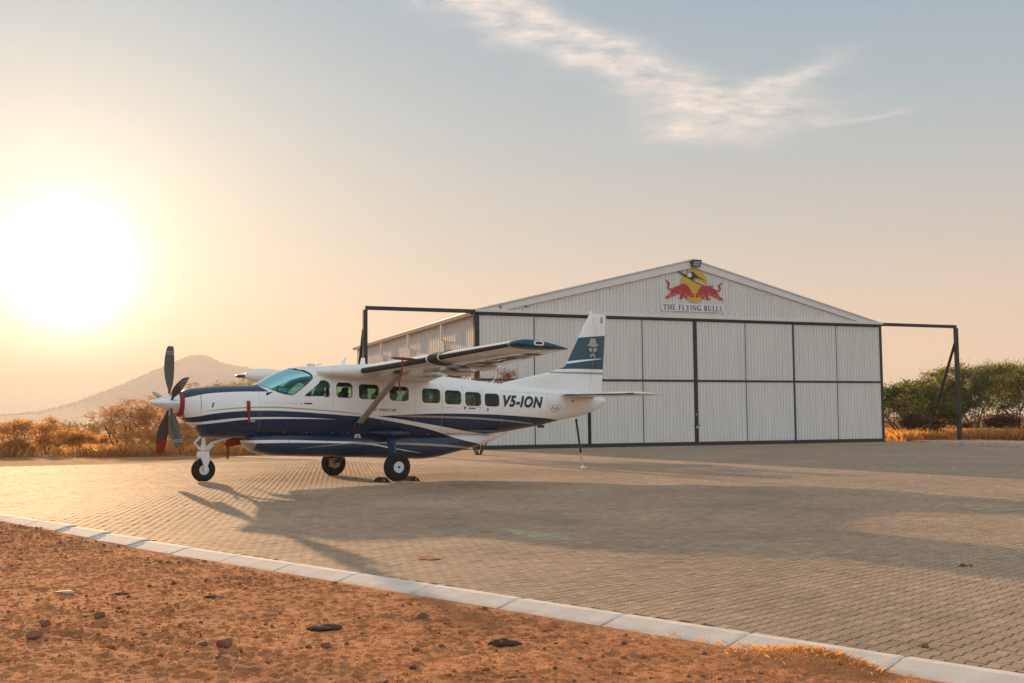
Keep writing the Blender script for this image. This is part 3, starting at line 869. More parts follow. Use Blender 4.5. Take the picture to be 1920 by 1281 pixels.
def hangar():
    # local frame: x along the front, y into the depth (the side walls lean 2.7 degrees from square), z up
    root = empty('hangar', HA, HANG)
    tag(root, 'large cream corrugated steel hangar with gabled front and dark-framed sliding doors', 'hangar')
    W = 25.40; SK = math.tan(math.radians(2.7)); D = 27.6
    zE, zA = 6.92, 10.10; xA = 12.62
    def roofz(x): return zE + (zA - zE) * (1 - abs(x - xA) / (xA + 0.3))
    def corr(x0, x1, pitch=0.2, depth=0.05):
        pts = []; k = int(round((x1 - x0) / pitch)); p = (x1 - x0) / k
        for i in range(k):
            a = x0 + i * p
            pts += [(a, 0), (a + p * 0.70, 0), (a + p * 0.74, depth), (a + p * 0.95, depth)]
        pts.append((x1, 0))
        return pts
    def sheet(name, pts, zlo, zhi, place, m, parent, th=0.0):
        mb = MB(); V = []; F = []
        for i, (a, d) in enumerate(pts):
            V.append(place(a, d, zlo(a))); V.append(place(a, d, zhi(a)))
        for i in range(len(pts) - 1):
            F.append((2 * i, 2 * i + 2, 2 * i + 3, 2 * i + 1))
        mb.add(V, F)
        return mb.obj(name, m, parent, fixn=False)
    # gable cladding above the door track (ribs stand proud towards the viewer)
    sheet('gable_cladding', corr(0.0, W), lambda a: 6.98, lambda a: max(6.981, roofz(a) - 0.30), lambda a, d, z: (a, -d - 0.02, z), M['clad'], root)
    # screw rows on the gable
    mb = MB()
    for zr in (7.18, 8.3):
        for i in range(64):
            x = 0.5 + i * 0.39
            if zr < roofz(x) - 0.45: mb.box(x - 0.012, x + 0.012, -0.062, -0.045, zr - 0.012, zr + 0.012)
    o = mb.obj('screw_row', M['darksteel'], root); o['kind'] = 'stuff'
    # side walls and back
    for nm, x0, sgn in (('side_wall', 0.0, -1), ('side_wall', W, 1)):
        sheet(nm, corr(0.05, D, 0.34, 0.055), lambda a: 0.0, lambda a: 6.80, lambda a, d, z, x0=x0, sgn=sgn: (x0 + SK * a + sgn * d, a, z), M['cladside'], root)
    sheet('back_wall', corr(0.0, W), lambda a: 0.0, lambda a: roofz(a) - 0.1, lambda a, d, z: (a + SK * D, D + d, z), M['clad'], root)
    # roof slabs
    for (x0, x1) in ((-0.35, xA), (xA, W + 0.30)):
        mb = MB(); za, zb = roofz(x0), roofz(x1)
        V = []
        for y in (-0.16, D + 0.2):
            for (x, z) in ((x0, za), (x1, zb)):
                V.append((x + SK * y, y, z - 0.02)); V.append((x + SK * y, y, z - 0.10))
        mb.add(V, [(0, 2, 6, 4), (1, 5, 7, 3), (0, 1, 3, 2), (4, 6, 7, 5), (0, 4, 5, 1), (2, 3, 7, 6)])
        mb.obj('roof', M['roof'], root)
    # barge boards: deep cream flashing along the gable
    for (x0, x1) in ((-0.35, xA), (xA, W + 0.30)):
        mb = MB()
        a = 0.46
        za, zb = roofz(x0), roofz(x1)
        lo0 = za - (0.10 if x0 < 0 else a); lo1 = zb - (a if x1 == xA else 0.10)
        poly = [(x0, lo0), (x0, za + 0.02), (x1, zb + 0.02), (x1, lo1)]
        if x0 < 0: poly = [(x0, 6.86), (x0, za + 0.02), (x1, zb + 0.02), (x1, zb - a), (x0 + 1.75, 6.95)]
        else: poly = [(x0, za - a), (x0, za + 0.02), (x1, zb + 0.02), (x1, 6.86), (x1 - 1.75, 6.95)]
        mb.prism(poly, 1, -0.14, -0.065 if x0 < 0 else -0.063)
        mb.obj('barge_board', M['trim'], root)
    # track cover and dark track
    MB().box(-0.10, W + 0.1, -0.20, -0.005, 6.86, 6.99).obj('track_cover', M['trim'], root)
    MB().box(-0.05, W + 0.05, -0.17, -0.02, 6.77, 6.857).obj('door_track', M['frame'], root)
    # corner posts
    MB().box(-0.09, 0.07, -0.035, 0.18, 0, 6.76).obj('corner_post', M['frame'], root)
    MB().box(W - 0.04, W + 0.09, -0.035, 0.18, 0, 6.76).obj('corner_post', M['frame'], root)
    # door leaves
    xs = [0.075, 6.22, 12.66, 19.14, W - 0.045]
    mids = [3.15, 9.40, 15.90, 22.15]
    for k in range(4):
        e = empty('door_leaf', (0, 0, 0), parent=root)
        x0, x1 = xs[k], xs[k + 1]; mid = mids[k]
        yf = -0.10 if k in (1, 2) else -0.055
        t0 = 0.13 if k in (2,) else 0.085; t1 = 0.13 if k == 1 else 0.085
        fr = MB()
        fr.box(x0 + 0.004, x0 + t0, yf, yf + 0.06, 0.03, 6.765); fr.box(x1 - t1, x1 - 0.004, yf, yf + 0.06, 0.03, 6.765)
        fr.box(x0 + t0, x1 - t1, yf, yf + 0.06, 0.03, 0.20); fr.box(x0 + t0, x1 - t1, yf, yf + 0.06, 6.70, 6.765)
        fr.box(x0 + t0, x1 - t1, yf + 0.002, yf + 0.055, 3.42, 3.535); fr.box(mid - 0.028, mid + 0.028, yf + 0.004, yf + 0.05, 0.20, 3.42); fr.box(mid - 0.028, mid + 0.028, yf + 0.004, yf + 0.05, 3.535, 6.70)
        fr.obj('door_frame', M['frame'], e)
        for (a, b) in ((x0 + t0, mid - 0.028), (mid + 0.028, x1 - t1)):
            for (z0, z1) in ((0.20, 3.42), (3.535, 6.70)):
                sheet('door_panel', corr(a, b, 0.205, 0.048), lambda q, z0=z0: z0, lambda q, z1=z1: z1, lambda q, d, z, yf=yf: (q, yf + 0.040 - d, z), M['clad'], e)
    # padlock bar and lock on the meeting stiles
    MB().box(12.45, 12.87, -0.135, -0.105, 1.05, 1.09).obj('latch_bar', M['darksteel'], root)
    MB().box(12.62, 12.70, -0.16, -0.13, 0.92, 1.05).obj('padlock', M['steel'], root)
    MB().box(12.63, 12.67, -0.14, -0.12, 1.62, 1.72).obj('door_handle', M['steel'], root)
    # door floor rail
    MB().box(-0.1, W + 0.1, -0.19, -0.02, 0.002, 0.026).obj('floor_rail', M['darksteel'], root)
    # gutter with down pipes at the left side
    mb = MB()
    gpts = [(-0.12, 6.82), (-0.15, 6.70), (-0.28, 6.70), (-0.34, 6.83), (-0.36, 6.83), (-0.30, 6.68), (-0.13, 6.68), (-0.10, 6.82)]
    V = [(x + SK * y, y, z) for y in (-0.05, D + 0.2) for x, z in gpts]; n = len(gpts)
    mb.add(V, [(i, (i + 1) % n, (i + 1) % n + n, i + n) for i in range(n)] + [tuple(range(n)), tuple(range(2 * n - 1, n - 1, -1))])
    mb.obj('gutter', M['trim'], root)
    for y in (5.3, 12.3, 19.2):
        x = SK * y
        mb = MB(); r = 0.055
        mb.box(x - 0.29, x - 0.18, y - r, y + r, 5.86, 6.69)
        mb.tube([(x - 0.235, y, 5.90), (x - 0.07, y, 5.74)], 0.055, 6)
        mb.box(x - 0.125, x - 0.035, y - r, y + r, 0.25, 5.78)
        mb.obj('down_pipe', M['trim'], root)
    # outriggers that carry the open doors
    for sgn, xa, xb, zt in ((-1, -0.09, -5.72, 6.97), (1, W + 0.09, 31.12, 7.02)):
        lo, hi = min(xa, xb), max(xa, xb)
        mb = MB(); mb.box(lo, hi, -0.19, -0.03, 6.78, 6.96); mb.obj('guide_beam', M['frame'], root)
        mb = MB(); mb.box(xb - 0.10, xb + 0.10, -0.20, 0.0, 0, 6.955 if 0 else 6.777); mb.obj('outrigger_post', M['frame'], root)
        mb = MB(); mb.tube([(xb, 0.02, 5.85), (xb + (0.1 if sgn > 0 else 0.05), 2.75, 0.0)], 0.115, 4); mb.obj('brace', M['frame'], root)
    # cream post cap plates near the left eave
    for x, z in ((1.25, 7.02), (2.65, 7.08)):
        MB().tube([(x, -0.145, z + 0.12), (x, -0.24, z + 0.10)], 0.045, 8).obj('eave_spotlight', M['darksteel'], root)
    # flood lamp under the ridge
    fl = empty('floodlight', root.matrix_world @ Vector((0, 0, 0)))
    Mw = Matrix.Translation(HA) @ Matrix.Rotation(HANG, 4, 'Z')
    fl.matrix_world = Mw @ Matrix.Translation((12.72, -0.30, 9.86)) @ Matrix.Rotation(math.radians(28), 4, 'X')
    tag(fl, 'black framed floodlight fixed under the ridge of the hangar gable', 'floodlight')
    MB().box(-0.27, 0.27, -0.05, 0.05, -0.20, 0.20).obj('lamp_housing', M['darksteel'], fl)
    MB().box(-0.22, 0.22, -0.062, -0.052, -0.15, 0.15).obj('lamp_lens', M['lampglass'], fl)
    MB().box(-0.31, -0.275, -0.02, 0.16, -0.05, 0.05).box(0.275, 0.31, -0.02, 0.16, -0.05, 0.05).box(-0.31, 0.31, 0.162, 0.18, -0.05, 0.05).obj('bracket', M['darksteel'], fl)
    return Mw


HMW = hangar()


# lettering with serifs, drawn as strokes on a unit-high grid
def serif_text(txt, h, mb, x, z, y, thick=0.15, thin=0.055, gap=0.14):
    SW = 0.16
    def bar(x0, z0, x1, z1, w):
        dx, dz = x1 - x0, z1 - z0; l = math.hypot(dx, dz); nx, nz = -dz / l * w / 2, dx / l * w / 2
        mb.prism([(x + (x0 + nx) * h, z + (z0 + nz) * h), (x + (x1 + nx) * h, z + (z1 + nz) * h), (x + (x1 - nx) * h, z + (z1 - nz) * h), (x + (x0 - nx) * h, z + (z0 - nz) * h)], 1, y, y - 0.012)
    def serif(cx, zz, w=SW): bar(cx - w, zz, cx + w, zz, 0.055)
    def arc(cx, cz, rx, rz, a0, a1, w0, w1, n=14):
        prev = None
        for i in range(n + 1):
            a = math.radians(a0 + (a1 - a0) * i / n)
            p = (cx + rx * math.cos(a), cz + rz * math.sin(a))
            if prev:
                am = math.radians(a0 + (a1 - a0) * (i - .5) / n)
                bar(prev[0], prev[1], p[0], p[1], w0 * abs(math.cos(am)) + w1 * abs(math.sin(am)))
            prev = p
    for ch in txt:
        w = {'T': .78, 'H': .86, 'E': .66, 'F': .62, 'L': .64, 'Y': .78, 'I': .30, 'N': .86, 'G': .84, 'B': .66, 'U': .84, 'S': .52, ' ': .32}[ch]
        T, t = thick, thin
        if ch == 'T': bar(w / 2, 0, w / 2, 1, T); serif(w / 2, .03); bar(.02, .97, w - .02, .97, t); bar(.04, .8, .04, 1, t); bar(w - .04, .8, w - .04, 1, t)
        if ch == 'H': bar(.16, 0, .16, 1, T); bar(w - .16, 0, w - .16, 1, T); bar(.16, .52, w - .16, .52, t); [serif(c, s) for c in (.16, w - .16) for s in (.03, .97)]
        if ch in 'EF':
            bar(.16, 0, .16, 1, T); bar(0, .97, w - .04, .97, t); bar(.16, .53, w - .16, .53, t); bar(w - .06, .82, w - .06, .99, t); bar(w - .18, .44, w - .18, .62, t)
            if ch == 'E': bar(0, .03, w, .03, t); bar(w - .02, 0, w - .02, .2, t)
            else: serif(.16, .03)
        if ch == 'L': bar(.16, 0, .16, 1, T); serif(.16, .97); bar(0, .03, w, .03, t); bar(w - .02, 0, w - .02, .22, t)
        if ch == 'Y': bar(w / 2, 0, w / 2, .46, T); bar(w / 2, .46, .12, 1, T * .8); bar(w / 2, .46, w - .12, 1, t); serif(w / 2, .03); serif(.12, .97, .13); serif(w - .12, .97, .12)
        if ch == 'I': bar(.15, 0, .15, 1, T); serif(.15, .03, .15); serif(.15, .97, .15)
        if ch == 'N': bar(.14, 0, .14, 1, t); bar(w - .14, 0, w - .14, 1, t); bar(.14, .96, w - .14, .04, T); serif(.14, .03, .13); serif(w - .14, .97, .13)
        if ch == 'G': arc(w / 2, .5, .36, .47, 40, 330, T, t); bar(w - .14, .02, w - .14, .42, T); serif(w - .14, .42, .14)
        if ch == 'B': bar(.16, 0, .16, 1, T); arc(.28, .74, .24, .23, -90, 90, T * .9, t, 8); arc(.28, .27, .30, .24, -90, 90, T * .95, t, 8); bar(0, .97, .3, .97, t); bar(0, .03, .3, .03, t); bar(.16, .51, .3, .51, t)
        if ch == 'U': bar(.16, .3, .16, 1, T); bar(w - .16, .3, w - .16, 1, t); arc(w / 2, .30, w / 2 - .16, .28, 180, 360, T * .8, t, 10); serif(.16, .97); serif(w - .16, .97, .13)
        if ch == 'S': arc(w / 2, .74, .19, .23, 30, 235, t, t * 1.2, 8); arc(w / 2, .27, .20, .24, 205 - 360, 90, t, t * 1.2, 9); bar(w / 2 - .17, .66, w / 2 + .17, .36, T * .9)
        x += (w + gap) * h
    return x


def hangar_sign():
    s = empty('name_sign'); s.matrix_world = HMW
    tag(s, 'long white name board lettered THE FLYING BULLS on the hangar gable', 'sign')
    y0 = -0.10
    MB().box(10.62, 14.53, y0, y0 + 0.03, 7.235, 7.645).obj('board', M['signwhite'], s)
    probe = MB(); wd = serif_text('THE FLYING BULLS', 1.0, probe, 0, 0, 0)
    mb = MB(); h = 0.285
    # keep the letters' width to the board
    k = (3.72 / (wd - 0.14)) / h
    x = 0.0
    for ch in 'THE FLYING BULLS':
        tmp = MB(); nx = serif_text(ch, h, tmp, x, 0, y0 - 0.002)
        tmp.v = [(10.715 + a * k, b, 7.30 + c) for a, b, c in tmp.v]
        if tmp.v: tmp.obj('letter', M['signnavy'], s)
        x = nx
    # emblem: sun disc, two charging bulls and an aeroplane
    e = empty('wall_emblem'); e.matrix_world = HMW
    tag(e, 'yellow sun emblem with two charging red bulls under a small aeroplane drawing', 'emblem')
    cx, cz, R = 12.70, 8.66, 0.88
    a = []
    for i in range(48):
        t = 2 * math.pi * i / 48
        a.append((cx + R * 0.98 * math.cos(t), cz + R * 1.04 * math.sin(t)))
    MB().prism(a, 1, -0.075, -0.085).obj('sun_disc', M['sunyellow'], e)
    # bull facing right (towards the middle); (0,0) at the forehead meeting point, z up
    body = [(-.02, .02), (-.14, .20), (-.22, .42), (-.36, .62), (-.50, .76), (-.66, .80), (-.84, .74), (-1.02, .64), (-1.20, .56), (-1.36, .48), (-1.46, .38), (-1.50, .24),
            (-1.56, .10), (-1.66, -.02), (-1.80, -.12), (-1.90, -.24), (-1.86, -.34), (-1.74, -.30), (-1.60, -.20), (-1.44, -.12), (-1.28, -.08), (-1.16, .02), (-1.02, .06),
            (-.90, .04), (-.84, -.06), (-.90, -.16), (-.98, -.24), (-.94, -.34), (-.82, -.32), (-.74, -.20), (-.66, -.06), (-.60, -.16), (-.52, -.26), (-.40, -.22), (-.44, -.10),
            (-.36, -.02), (-.26, -.10), (-.16, -.16), (-.04, -.18), (.02, -.10)]
    tail = [(-1.46, .36), (-1.52, .44), (-1.62, .42), (-1.68, .52), (-1.60, .66), (-1.58, .80), (-1.68, .88), (-1.78, .98), (-1.86, 1.04), (-1.84, .92), (-1.76, .80), (-1.70, .72), (-1.76, .56), (-1.74, .42), (-1.64, .32), (-1.52, .30)]
    shade = [[(-.62, -.02), (-.56, .18), (-.50, .02), (-.40, .10), (-.46, -.06), (-.56, -.14)], [(-1.62, -.04), (-1.30, .08), (-1.12, .14), (-1.30, -.02), (-1.60, -.14), (-1.80, -.24)],
             [(-.30, .00), (-.16, .04), (-.06, -.06), (-.20, -.08)], [(-1.0, .14), (-.9, .26), (-.82, .12), (-.86, .02)]]
    for sg in (1, -1):
        g = 0.06
        f = lambda P: [(cx + (-g + p[0] * 0.93) * sg, 8.14 + p[1] * 0.76) for p in P]
        b_ = MB().prism(f(body), 1, -0.09, -0.102).obj('bull', M['bullred'], e)
        MB().prism(f(tail), 1, -0.09, -0.100).obj('bull_tail', M['bullred'], b_)
        for s_ in shade: MB().prism(f(s_), 1, -0.1025, -0.106).obj('flank_marking', M['bullorange'], b_)
        MB().prism(f([(.00, .02), (-.06, .10), (.02, .16), (.0, .1)]), 1, -0.1025, -0.108).obj('horn', M['bullorange'], b_)
    # aeroplane drawing
    mb = MB()
    wing = [(11.49, 9.50), (11.56, 9.53), (11.95, 9.30), (12.25, 9.22), (12.70, 9.00), (13.05, 8.84), (13.60, 8.70), (13.92, 8.68), (13.90, 8.63), (13.50, 8.62), (12.95, 8.76), (12.5, 8.96), (12.1, 9.16), (11.80, 9.30)]
    mb.prism(wing, 1, -0.09, -0.100)
    fus = [(12.28, 9.28), (12.40, 9.40), (12.58, 9.42), (12.74, 9.34), (12.92, 9.18), (13.30, 9.00), (13.34, 8.97), (12.95, 9.08), (12.62, 9.06), (12.40, 9.08)]
    mb.prism(fus, 1, -0.101, -0.110)
    mb.obj('aeroplane_drawing', M['signnavy'], e)
    mb = MB()
    mb.prism([(12.24, 9.14), (12.30, 9.32), (12.46, 9.38), (12.54, 9.24), (12.46, 9.10)], 1, -0.111, -0.116)
    mb.prism([(12.60, 9.0), (12.9, 8.9), (13.5, 8.68), (13.8, 8.655), (13.3, 8.70), (12.8, 8.88)], 1, -0.1005, -0.1035)
    for k in range(24):      # propeller ring
        a0, a1 = 2 * math.pi * k / 24, 2 * math.pi * (k + 1) / 24
        P = [(12.12 + r * math.cos(t) * 0.18, 9.36 + r * math.sin(t) * 0.26) for r, t in ((1, a0), (1, a1), (.9, a1), (.9, a0))]
        mb.prism(P, 1, -0.09, -0.098, 1)
    mb.obj('aeroplane_highlight', [M['signwhite'], M['signnavy']], e)


hangar_sign()
# ------------------------------------------------------------------ aeroplane
# local frame: x aft from the spinner tip, y towards the right wing, z up
AX, AY, AYAW, AATT = -8.20248, 25.16128, 0.5734, -0.0286
ST = np.array([
    (.66, 2.00, 1.42, .36, 2.2, 2.2), (.70, 2.035, 1.385, .41, 2.2, 2.2), (.82, 2.08, 1.29, .46, 2.3, 2.3), (1.0, 2.11, 1.205, .50, 2.3, 2.2), (1.16, 2.13, .975, .53, 2.3, 1.9), (1.54, 2.173, .96, .58, 2.3, 2.0), (1.9, 2.195, .97, .62, 2.3, 2.2),
    (2.3, 2.22, .965, .67, 2.3, 2.6), (2.42, 2.262, .96, .685, 2.2, 2.9), (2.76, 2.459, .955, .725, 2.2, 3.0), (3.16, 2.637, .95, .765, 2.4, 3.0), (3.5, 2.715, .95, .79, 2.7, 3.0), (3.85, 2.745, .95, .81, 2.9, 3.0),
    (5., 2.73, .95, .815, 3.0, 3.0), (6.4, 2.715, .95, .81, 3.0, 3.0), (7.1, 2.68, .965, .795, 2.9, 2.9), (7.66, 2.63, 1.0, .765, 2.8, 2.8), (8.44, 2.58, 1.08, .69, 2.7, 2.6), (9.03, 2.54, 1.165, .615, 2.6, 2.5),
    (9.55, 2.51, 1.25, .55, 2.5, 2.4), (10.67, 2.45, 1.45, .39, 2.4, 2.3), (11.24, 2.42, 1.58, .31, 2.3, 2.2), (11.97, 2.38, 1.72, .2, 2.2, 2.2), (12.32, 2.35, 1.82, .15, 2.2, 2.2), (12.72, 2.3, 2.01, .08, 2., 2.), (12.88, 2.22, 2.12, .03, 2., 2.)])
PD = np.array([
    (2.16, 1.05, .90, .25, 2.5, 2.2), (2.22, 1.08, .80, .38, 2.8, 2.2), (2.32, 1.1, .70, .48, 3, 2.4), (2.5, 1.12, .62, .56, 3, 2.8), (2.85, 1.15, .56, .61, 3.2, 3.2), (3.5, 1.15, .55, .63, 3.5, 3.5), (5.2, 1.15, .525, .635, 3.5, 3.5),
    (6.7, 1.15, .495, .63, 3.5, 3.4), (7.15, 1.17, .53, .61, 3.3, 3.), (7.6, 1.2, .62, .56, 3., 2.8), (8.5, 1.25, .83, .42, 2.8, 2.4), (9.0, 1.3, .98, .3, 2.5, 2.3), (9.5, 1.35, 1.19, .1, 2.2, 2.2)])


def sec(S, x):
    X = S[:, 0]; out = []
    i = int(np.clip(np.searchsorted(X, x) - 1, 0, len(X) - 2))
    for k in range(1, S.shape[1]):
        Y = S[:, k]; h = np.diff(X); d = np.diff(Y) / h
        def slope(j):
            if j <= 0: return d[0]
            if j >= len(X) - 1: return d[-1]
            if d[j - 1] * d[j] <= 0: return 0.0
            w1 = 2 * h[j] + h[j - 1]; w2 = h[j] + 2 * h[j - 1]
            return (w1 + w2) / (w1 / d[j - 1] + w2 / d[j])
        m0, m1 = slope(i), slope(i + 1)
        t = min(max((x - X[i]) / h[i], 0), 1)
        out.append((1 + 2 * t) * (1 - t) ** 2 * Y[i] + t * (1 - t) ** 2 * h[i] * m0 + t * t * (3 - 2 * t) * Y[i + 1] + t * t * (t - 1) * h[i] * m1)
    return out


def hw(x, z, S=None):
    best = 0.0
    for T in ((ST, PD) if S is None else (S,)):
        if x < T[0, 0] or x > T[-1, 0]: continue
        zt, zb, w, nt, nb = sec(T, x); zm = (zb + zt) / 2
        f, n = ((z - zm) / (zt - zm), nt) if z >= zm else ((zm - z) / (zm - zb), nb)
        if f < 1: best = max(best, w * (1 - f ** n) ** (1 / n))
    return best


def loft(S, xs, seg, off=0.0, mi=0, caps=True):
    V = []; F = []
    for x in xs:
        zt, zb, w, nt, nb = sec(S, x); zt -= off; zb += off; w -= off; zm = (zt + zb) / 2; h = (zt - zb) / 2
        for k in range(seg):
            t = 2 * math.pi * (k + 0.5) / seg; n = nt if math.sin(t) >= 0 else nb
            V.append((x, w * math.copysign(abs(math.cos(t)) ** (2 / n), math.cos(t)), zm + h * math.copysign(abs(math.sin(t)) ** (2 / n), math.sin(t))))
    n = len(xs)
    for i in range(n - 1):
        for k in range(seg):
            F.append((i * seg + k, (i + 1) * seg + k, (i + 1) * seg + (k + 1) % seg, i * seg + (k + 1) % seg))
    if caps:
        F.append(tuple(range(seg))); F.append(tuple((n - 1) * seg + k for k in range(seg - 1, -1, -1)))
    return V, F


def livery_mat(name, base, bands, zs=5.0, metal=0.0):
    """bands painted one over the other: (colour, x0, x1, lower curve, upper curve); curves are lists of (x, z)"""
    m = bpy.data.materials.new(name); m.use_nodes = True
    N, L = m.node_tree.nodes, m.node_tree.links
    b = N['Principled BSDF']; b.inputs['Roughness'].default_value = 0.3; b.inputs['Coat Weight'].default_value = 0.28; b.inputs['Coat Roughness'].default_value = 0.08; b.inputs['Specular IOR Level'].default_value = 0.4
    tc = N.new('ShaderNodeTexCoord'); sp = N.new('ShaderNodeSeparateXYZ'); L.new(tc.outputs['Object'], sp.inputs[0])
    def mth(op, a, b_):
        q = N.new('ShaderNodeMath'); q.operation = op
        for i, v in enumerate((a, b_)):
            if isinstance(v, (int, float)): q.inputs[i].default_value = v
            else: L.new(v, q.inputs[i])
        return q.outputs[0]
    xn = mth('DIVIDE', sp.outputs[0], 13.0); zn = mth('DIVIDE', sp.outputs[2], zs)
    def curve(pts):
        if isinstance(pts, (int, float)): return pts / zs
        fc = N.new('ShaderNodeFloatCurve'); mp = fc.mapping; mp.use_clip = False
        c = mp.curves[0]
        P = [(p[0] / 13.0, p[1] / zs) for p in pts]
        while len(c.points) < len(P): c.points.new(0.5, 0.5)
        for q, p in zip(c.points, sorted(P)): q.location = p; q.handle_type = 'AUTO'
        mp.update(); L.new(xn, fc.inputs['Value']); return fc.outputs[0]
    dirt = N.new('ShaderNodeTexNoise'); dirt.inputs['Scale'].default_value = 2.5; dirt.inputs['Detail'].default_value = 6
    L.new(tc.outputs['Object'], dirt.inputs['Vector'])
    col = None
    for c, x0, x1, lo, hi in bands:
        k = mth('MULTIPLY', mth('GREATER_THAN', sp.outputs[0], x0), mth('LESS_THAN', sp.outputs[0], x1))
        if lo is not None: k = mth('MULTIPLY', k, mth('GREATER_THAN', zn, curve(lo)))
        if hi is not None: k = mth('MULTIPLY', k, mth('LESS_THAN', zn, curve(hi)))
        mx = N.new('ShaderNodeMix'); mx.data_type = 'RGBA'; L.new(k, mx.inputs[0])
        if col is None: mx.inputs[6].default_value = base + (1,)
        else: L.new(col, mx.inputs[6])
        mx.inputs[7].default_value = c + (1,); col = mx.outputs[2]
    hs = N.new('ShaderNodeHueSaturation'); L.new(col, hs.inputs['Color'])
    mr = N.new('ShaderNodeMapRange'); mr.inputs['To Min'].default_value = 0.94; mr.inputs['To Max'].default_value = 1.04
    L.new(dirt.outputs['Fac'], mr.inputs[0]); L.new(mr.outputs[0], hs.inputs['Value'])
    L.new(hs.outputs[0], b.inputs['Base Color'])
    rr = N.new('ShaderNodeMapRange'); rr.inputs['To Min'].default_value = 0.22; rr.inputs['To Max'].default_value = 0.40
    L.new(dirt.outputs['Fac'], rr.inputs[0]); L.new(rr.outputs[0], b.inputs['Roughness'])
    return m


WHITE, NAVY, GOLD, TEAL = (0.84, 0.82, 0.80), (0.0025, 0.025, 0.072), (0.33, 0.30, 0.26), (0.001, 0.058, 0.095)
LINES = {
    'gold_top': [(1.08, 1.562), (1.37, 1.615), (1.86, 1.671), (2.59, 1.706), (3.22, 1.694), (3.88, 1.661), (4.57, 1.615), (5.00, 1.554)],
    'gold_bot': [(1.08, 1.553), (1.38, 1.592), (1.86, 1.646), (2.59, 1.677), (3.22, 1.667), (3.88, 1.637), (4.58, 1.593), (5.00, 1.550)],
    'L1': [(0.60, 1.40), (0.83, 1.424), (1.26, 1.510), (1.86, 1.585), (2.43, 1.612), (3.23, 1.602), (3.89, 1.572), (4.58, 1.538), (4.89, 1.526), (5.39, 1.466), (5.96, 1.386), (6.53, 1.297), (7.14, 1.166), (7.72, 1.023), (8.68, 0.846), (8.9, .78)],
    'S3t': [(0.76, 1.320), (0.87, 1.309), (1.28, 1.358), (1.87, 1.430), (2.60, 1.466), (3.24, 1.471), (4.17, 1.446)],
    'S3b': [(0.76, 1.245), (1.00, 1.260), (1.41, 1.312), (1.99, 1.390), (2.92, 1.431), (4.17, 1.444)],
    'podt': [(2.16, 0.916), (2.98, 0.939), (3.98, 0.926), (4.68, 0.917), (5.10, 0.902), (5.66, 0.804), (6.62, 0.647)],
    'podb': [(2.16, 0.842), (2.98, 0.869), (3.98, 0.875), (4.68, 0.867), (5.11, 0.850), (5.66, 0.772), (6.62, 0.644)],
    'pgt': [(3.33, 0.742), (4.12, 0.832), (4.65, 0.888), (5.10, 0.913), (6.05, 0.910), (7.17, 0.881), (7.73, 0.844), (8.4, .80)],
    'pgb': [(3.33, 0.738), (4.12, 0.812), (4.65, 0.862), (5.10, 0.874), (6.05, 0.857), (7.17, 0.820), (7.74, 0.789), (8.4, .75)],
    'wt': [(5.27, 1.549), (6.31, 1.619), (7.04, 1.656), (8.13, 1.674), (9.56, 1.654), (11.18, 1.578), (11.4, 1.55)],
    'wb': [(5.27, 1.546), (5.95, 1.478), (6.70, 1.382), (7.06, 1.337), (8.00, 1.213), (8.8, 1.15), (9.37, 1.105), (9.6, .9)],
    'wgt': [(5.73, 1.578), (6.02, 1.585), (7.25, 1.593), (8.60, 1.570), (10.17, 1.471)],
    'wgb': [(5.73, 1.562), (6.03, 1.550), (7.25, 1.546), (8.61, 1.520), (10.22, 1.442)],
    'nt': [(0.60, 1.84), (0.80, 1.890), (1.10, 1.960), (1.71, 2.026), (2.14, 2.049), (2.54, 2.060)],
    'nh': [(2.25, 2.40), (2.33, 2.24), (2.42, 2.16), (2.54, 2.065)]}
M['livery'] = livery_mat('white_and_navy_livery', WHITE, [
    (NAVY, 0.6, 8.9, None, LINES['L1']), (GOLD, 1.08, 5.0, LINES['gold_bot'], LINES['gold_top']), (WHITE, 0.6, 4.17, LINES['S3b'], LINES['S3t']),
    (WHITE, 0.5, 0.99, None, 1.245), (NAVY, 0.6, 2.3, LINES['nt'], None), (NAVY, 2.295, 2.54, LINES['nt'], LINES['nh']),
    (NAVY, 5.27, 11.4, LINES['wb'], LINES['wt']), (GOLD, 5.73, 10.2, LINES['wgb'], LINES['wgt'])], zs=3.0)
M['podlivery'] = livery_mat('navy_pod_livery', WHITE, [
    (NAVY, 2.0, 8.9, None, LINES['L1']), (WHITE, 2.0, 6.62, LINES['podb'], LINES['podt']), (GOLD, 3.33, 8.4, LINES['pgb'], LINES['pgt']),
    (GOLD, 2.0, 2.33, None, 0.85)], zs=3.0)
M['finlivery'] = livery_mat('white_and_teal_fin_livery', WHITE, [
    (GOLD, 10.9, 13.0, [(10.9, 2.885), (12.8, 2.925), (13, 2.93)], [(10.9, 2.93), (12.8, 2.985), (13, 2.99)]),
    (TEAL, 11.05, 13.0, [(11.0, 2.99), (11.5, 3.03), (12.8, 3.075), (13, 3.08)], [(11.0, 3.84), (11.95, 3.95), (12.87, 4.06), (13, 4.075)]),
    (WHITE, 11.4, 12.74, [(11.4, 3.165), (12.74, 3.375)], [(11.4, 3.225), (12.0, 3.315), (12.74, 3.385)])])


def rrect(x0, z0, x1, z1, r, n=4, skew=0.0):
    P = []
    for cx, cz, a in ((x1 - r, z1 - r, 0), (x0 + r, z1 - r, 90), (x0 + r, z0 + r, 180), (x1 - r, z0 + r, 270)):
        for i in range(n + 1):
            t = math.radians(a + 90 * i / n); P.append((cx + r * math.cos(t), cz + r * math.sin(t)))
    return P


